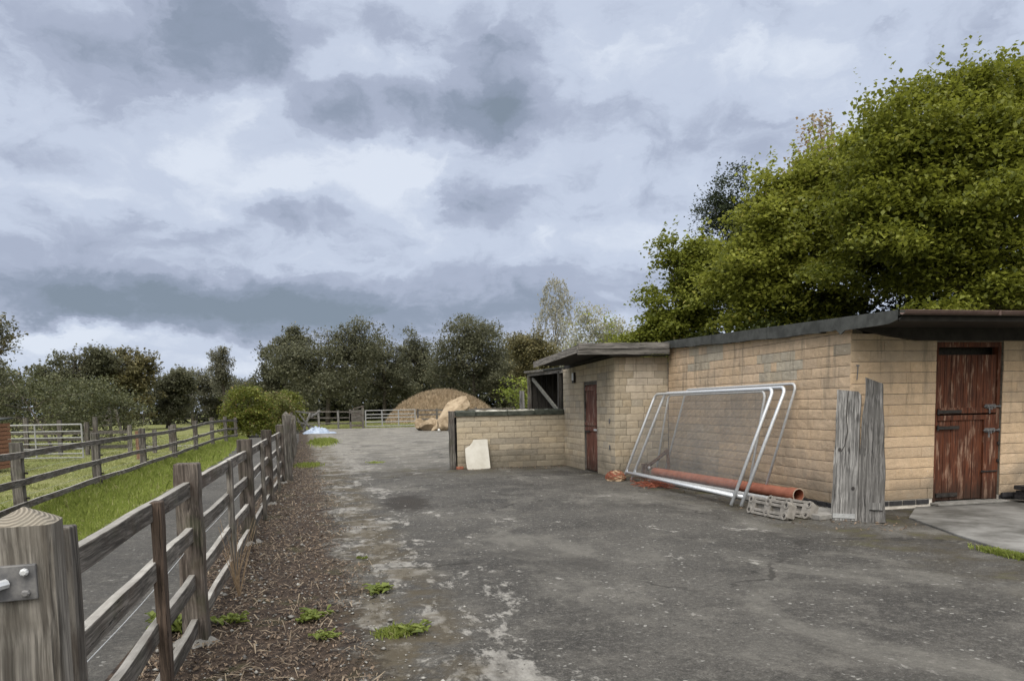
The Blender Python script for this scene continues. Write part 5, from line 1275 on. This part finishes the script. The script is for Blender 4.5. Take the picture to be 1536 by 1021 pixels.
weed(.14,7.6,.07,8,'tiny weed on the worn tarmac beyond the other weeds',7,.5)
def tuft(x, y, rx, ry, n, h, label, seed, w=.004):
    rr = np.random.default_rng(seed); P = np.stack([x+rx*rr.normal(0,.45,n), y+ry*rr.normal(0,.45,n), np.full(n,.0)], 1)
    return tag(blades('grass_tuft', P, h, w, GRS, seed, .9), label, 'grass tuft', 'grass tufts on the drive')
tuft(.30,5.0,.13,.11,700,.05,'small bright turf tuft on the drive in the foreground',21)
tuft(-.95,35.5,.55,3.2,2600,.16,'large green grass patch by the verge in front of the blue sheet',22,.012)
tuft(-1.0,20.9,.35,.6,900,.10,'thin grass patch on the verge just past the pointed post',23,.007)
tuft(6.22,5.75,.07,.38,1300,.06,'grass strip along the edge of the concrete apron at right',24)
tuft(.85,21.3,.25,.35,300,.04,'faint yellowish tuft in the joint across the drive',25,.006)
# dead stems by the fence
for (x, y, lb, sd_) in ((-.90,6.35,'clump of dry dead stems beside the fence, nearer the camera',1),(-.98,6.75,'clump of dry dead stems farther along the same fence bay',2)):
    rr = random.Random(sd_); q = MB()
    for i in range(9):
        a = rr.uniform(0,6.28); ln = rr.uniform(.3,.75); lx = rr.uniform(.05,.4); pts = [(x+math.cos(a)*lx*s_*ln, y+math.sin(a)*lx*s_*ln, ln*s_*(1-.15*s_)) for s_ in (0,.3,.6,1)]
        q.tube(pts, [.005,.004,.003,.002], 4)
    tag(q.build('dead_weed', plain('dry_stem_%d' % sd_, (.13,.09,.055), (.26,.19,.12), 20)), lb, 'dead weed', 'dead weeds by the fence')

# litter, straw and stones on the ground
def scatter_quads(name, P, size, asp, m, seed, tilt=.3):
    rr = np.random.default_rng(seed); n = len(P); a = rr.uniform(0,6.28,n); L = size*rr.uniform(.4,1.5,n); Wd = L*asp*rr.uniform(.6,1.4,n)
    dv = np.stack([np.cos(a),np.sin(a),rr.normal(0,tilt,n)],1); pr = np.stack([-np.sin(a),np.cos(a),rr.normal(0,tilt,n)],1); bend = np.abs(rr.normal(0,.25,n))*L
    mid = P.copy(); mid[:,2] += bend; A = P-dv*L[:,None]*.5; B = P+dv*L[:,None]*.5; s_ = pr*Wd[:,None]*.5
    V = np.stack([A-s_*.4, A+s_*.4, mid+s_, B+s_*.3, B-s_*.3, mid-s_],1).reshape(-1,3); V[:,2] = np.maximum(V[:,2], .003); i = np.arange(n)*6
    F = np.concatenate([np.stack([i,i+1,i+2,i+5],1), np.stack([i+5,i+2,i+3,i+4],1)]); tn = np.clip(rr.normal(.4,.25,n),0,.88)
    return kind(raw_mesh(name, V, F, m, None, np.concatenate([tn,tn])), 'stuff')
def verge_pts(n, ymin, ymax, pw, extra=.1, seed=0):
    rr = np.random.default_rng(seed); y = ymin+(ymax-ymin)*rr.random(n)**pw; x0 = np.interp(y, [0,5,9,16,30,46], [-.8,-1.3,-1.35,-1.5,-2.1,-3.0]); x1 = .34-.052*y+extra+.16*np.sin(y*2.1)+.1*np.sin(y*5.3+1)
    x1 = np.maximum(x1, x0+.4); return np.stack([x0+(x1-x0)*rr.random(n)**1.25, y, rr.uniform(.003,.02,n)],1)
LIT = leafmat('bark_litter_m', (.03,.02,.013), (.24,.175,.12), (.48,.44,.38), .05); STR = leafmat('straw_m', (.13,.10,.068), (.36,.29,.205), None, .1)
scatter_quads('leaf_litter', verge_pts(26000,2.6,30,1.9,.05,1), .024, .42, LIT, 2, .35)
scatter_quads('straw_litter', verge_pts(3600,2.6,34,1.7,.05,3), .095, .075, STR, 4, .15)
rr_ = np.random.default_rng(19); n = 900; y = rr_.uniform(7.2, 14.2, n); x = np.where(y < 8.6, 6.2+rr_.normal(0,.35,n)-(y-8)*.2, 6.62-np.abs(rr_.normal(0,.5,n)))
n2 = 420; P4 = np.concatenate([np.stack([x,y,np.full(n,.006)],1), np.stack([rr_.uniform(2.9,5.45,n2), 17.9-np.abs(rr_.normal(0,.28,n2)), np.full(n2,.006)],1)])
scatter_quads('wall_foot_litter', P4, .035, .45, LIT, 12, .3)
def pebbles(name, P, r, m, seed):
    rr = np.random.default_rng(seed); n = len(P); R_ = r*rr.lognormal(0,.45,n); base = np.array([(1,0,0),(-.2,1,0),(-1,-.1,0),(.1,-1,0),(0,0,.6),(0,0,-.5)])
    V = P[:,None,:]+base[None]*R_[:,None,None]*rr.uniform(.6,1.3,(n,6,1)); tri = np.array([(0,1,4),(1,2,4),(2,3,4),(3,0,4),(1,0,5),(2,1,5),(3,2,5),(0,3,5)])
    F = (np.arange(n)[:,None,None]*6+tri[None]).reshape(-1,3); return kind(raw_mesh(name, V.reshape(-1,3), F, m, None, np.repeat(rr.uniform(0,.9,n),8)), 'stuff')
PEB = leafmat('pebble_m', (.07,.065,.06), (.36,.35,.32), None, .0)
rr_ = np.random.default_rng(8); n = 1500; y = 2.6+26*rr_.random(n)**1.6
P1 = np.stack([.40-.052*y+rr_.normal(.25,.45,n), y, np.full(n,.003)],1); n = 110; P2 = np.stack([rr_.uniform(-1,9,n), 2.6+15*rr_.random(n)**1.3, np.full(n,.003)],1)
pebbles('loose_gravel', np.concatenate([P1,P2[(P2[:,0] < 5.3) | (P2[:,1] < 7.4)]]), .007, PEB, 5)
P5 = verge_pts(120,2.6,16,1.5,.5,17); P5[:,0] += .25; pebbles('lime_crumbs', P5, .012, CONC, 16)
P3 = verge_pts(2200,2.6,20,1.7,.3,9); pebbles('verge_chips', P3, .009, PEB, 6)
# bird in the sky
q = MB(); c = Vector((-28.6,60,13.9)); q.tube([c+Vector((-.22,0,0)),c+Vector((-.1,0,.02)),c+Vector((.1,0,.01)),c+Vector((.24,0,-.02))], [.01,.05,.05,.01], 6)
q.add([c+Vector(p) for p in ((-.06,0,.03),(.08,0,.03),(.02,.32,.12),(-.04,.55,.06),(-.06,0,.03),(.08,0,.03),(.02,-.32,.12),(-.04,-.55,.06))], [(0,1,2,3),(4,7,6,5)])
tag(q.build('bird', BLKIRON), 'tiny dark bird flying in the cloudy sky on the left', 'bird')
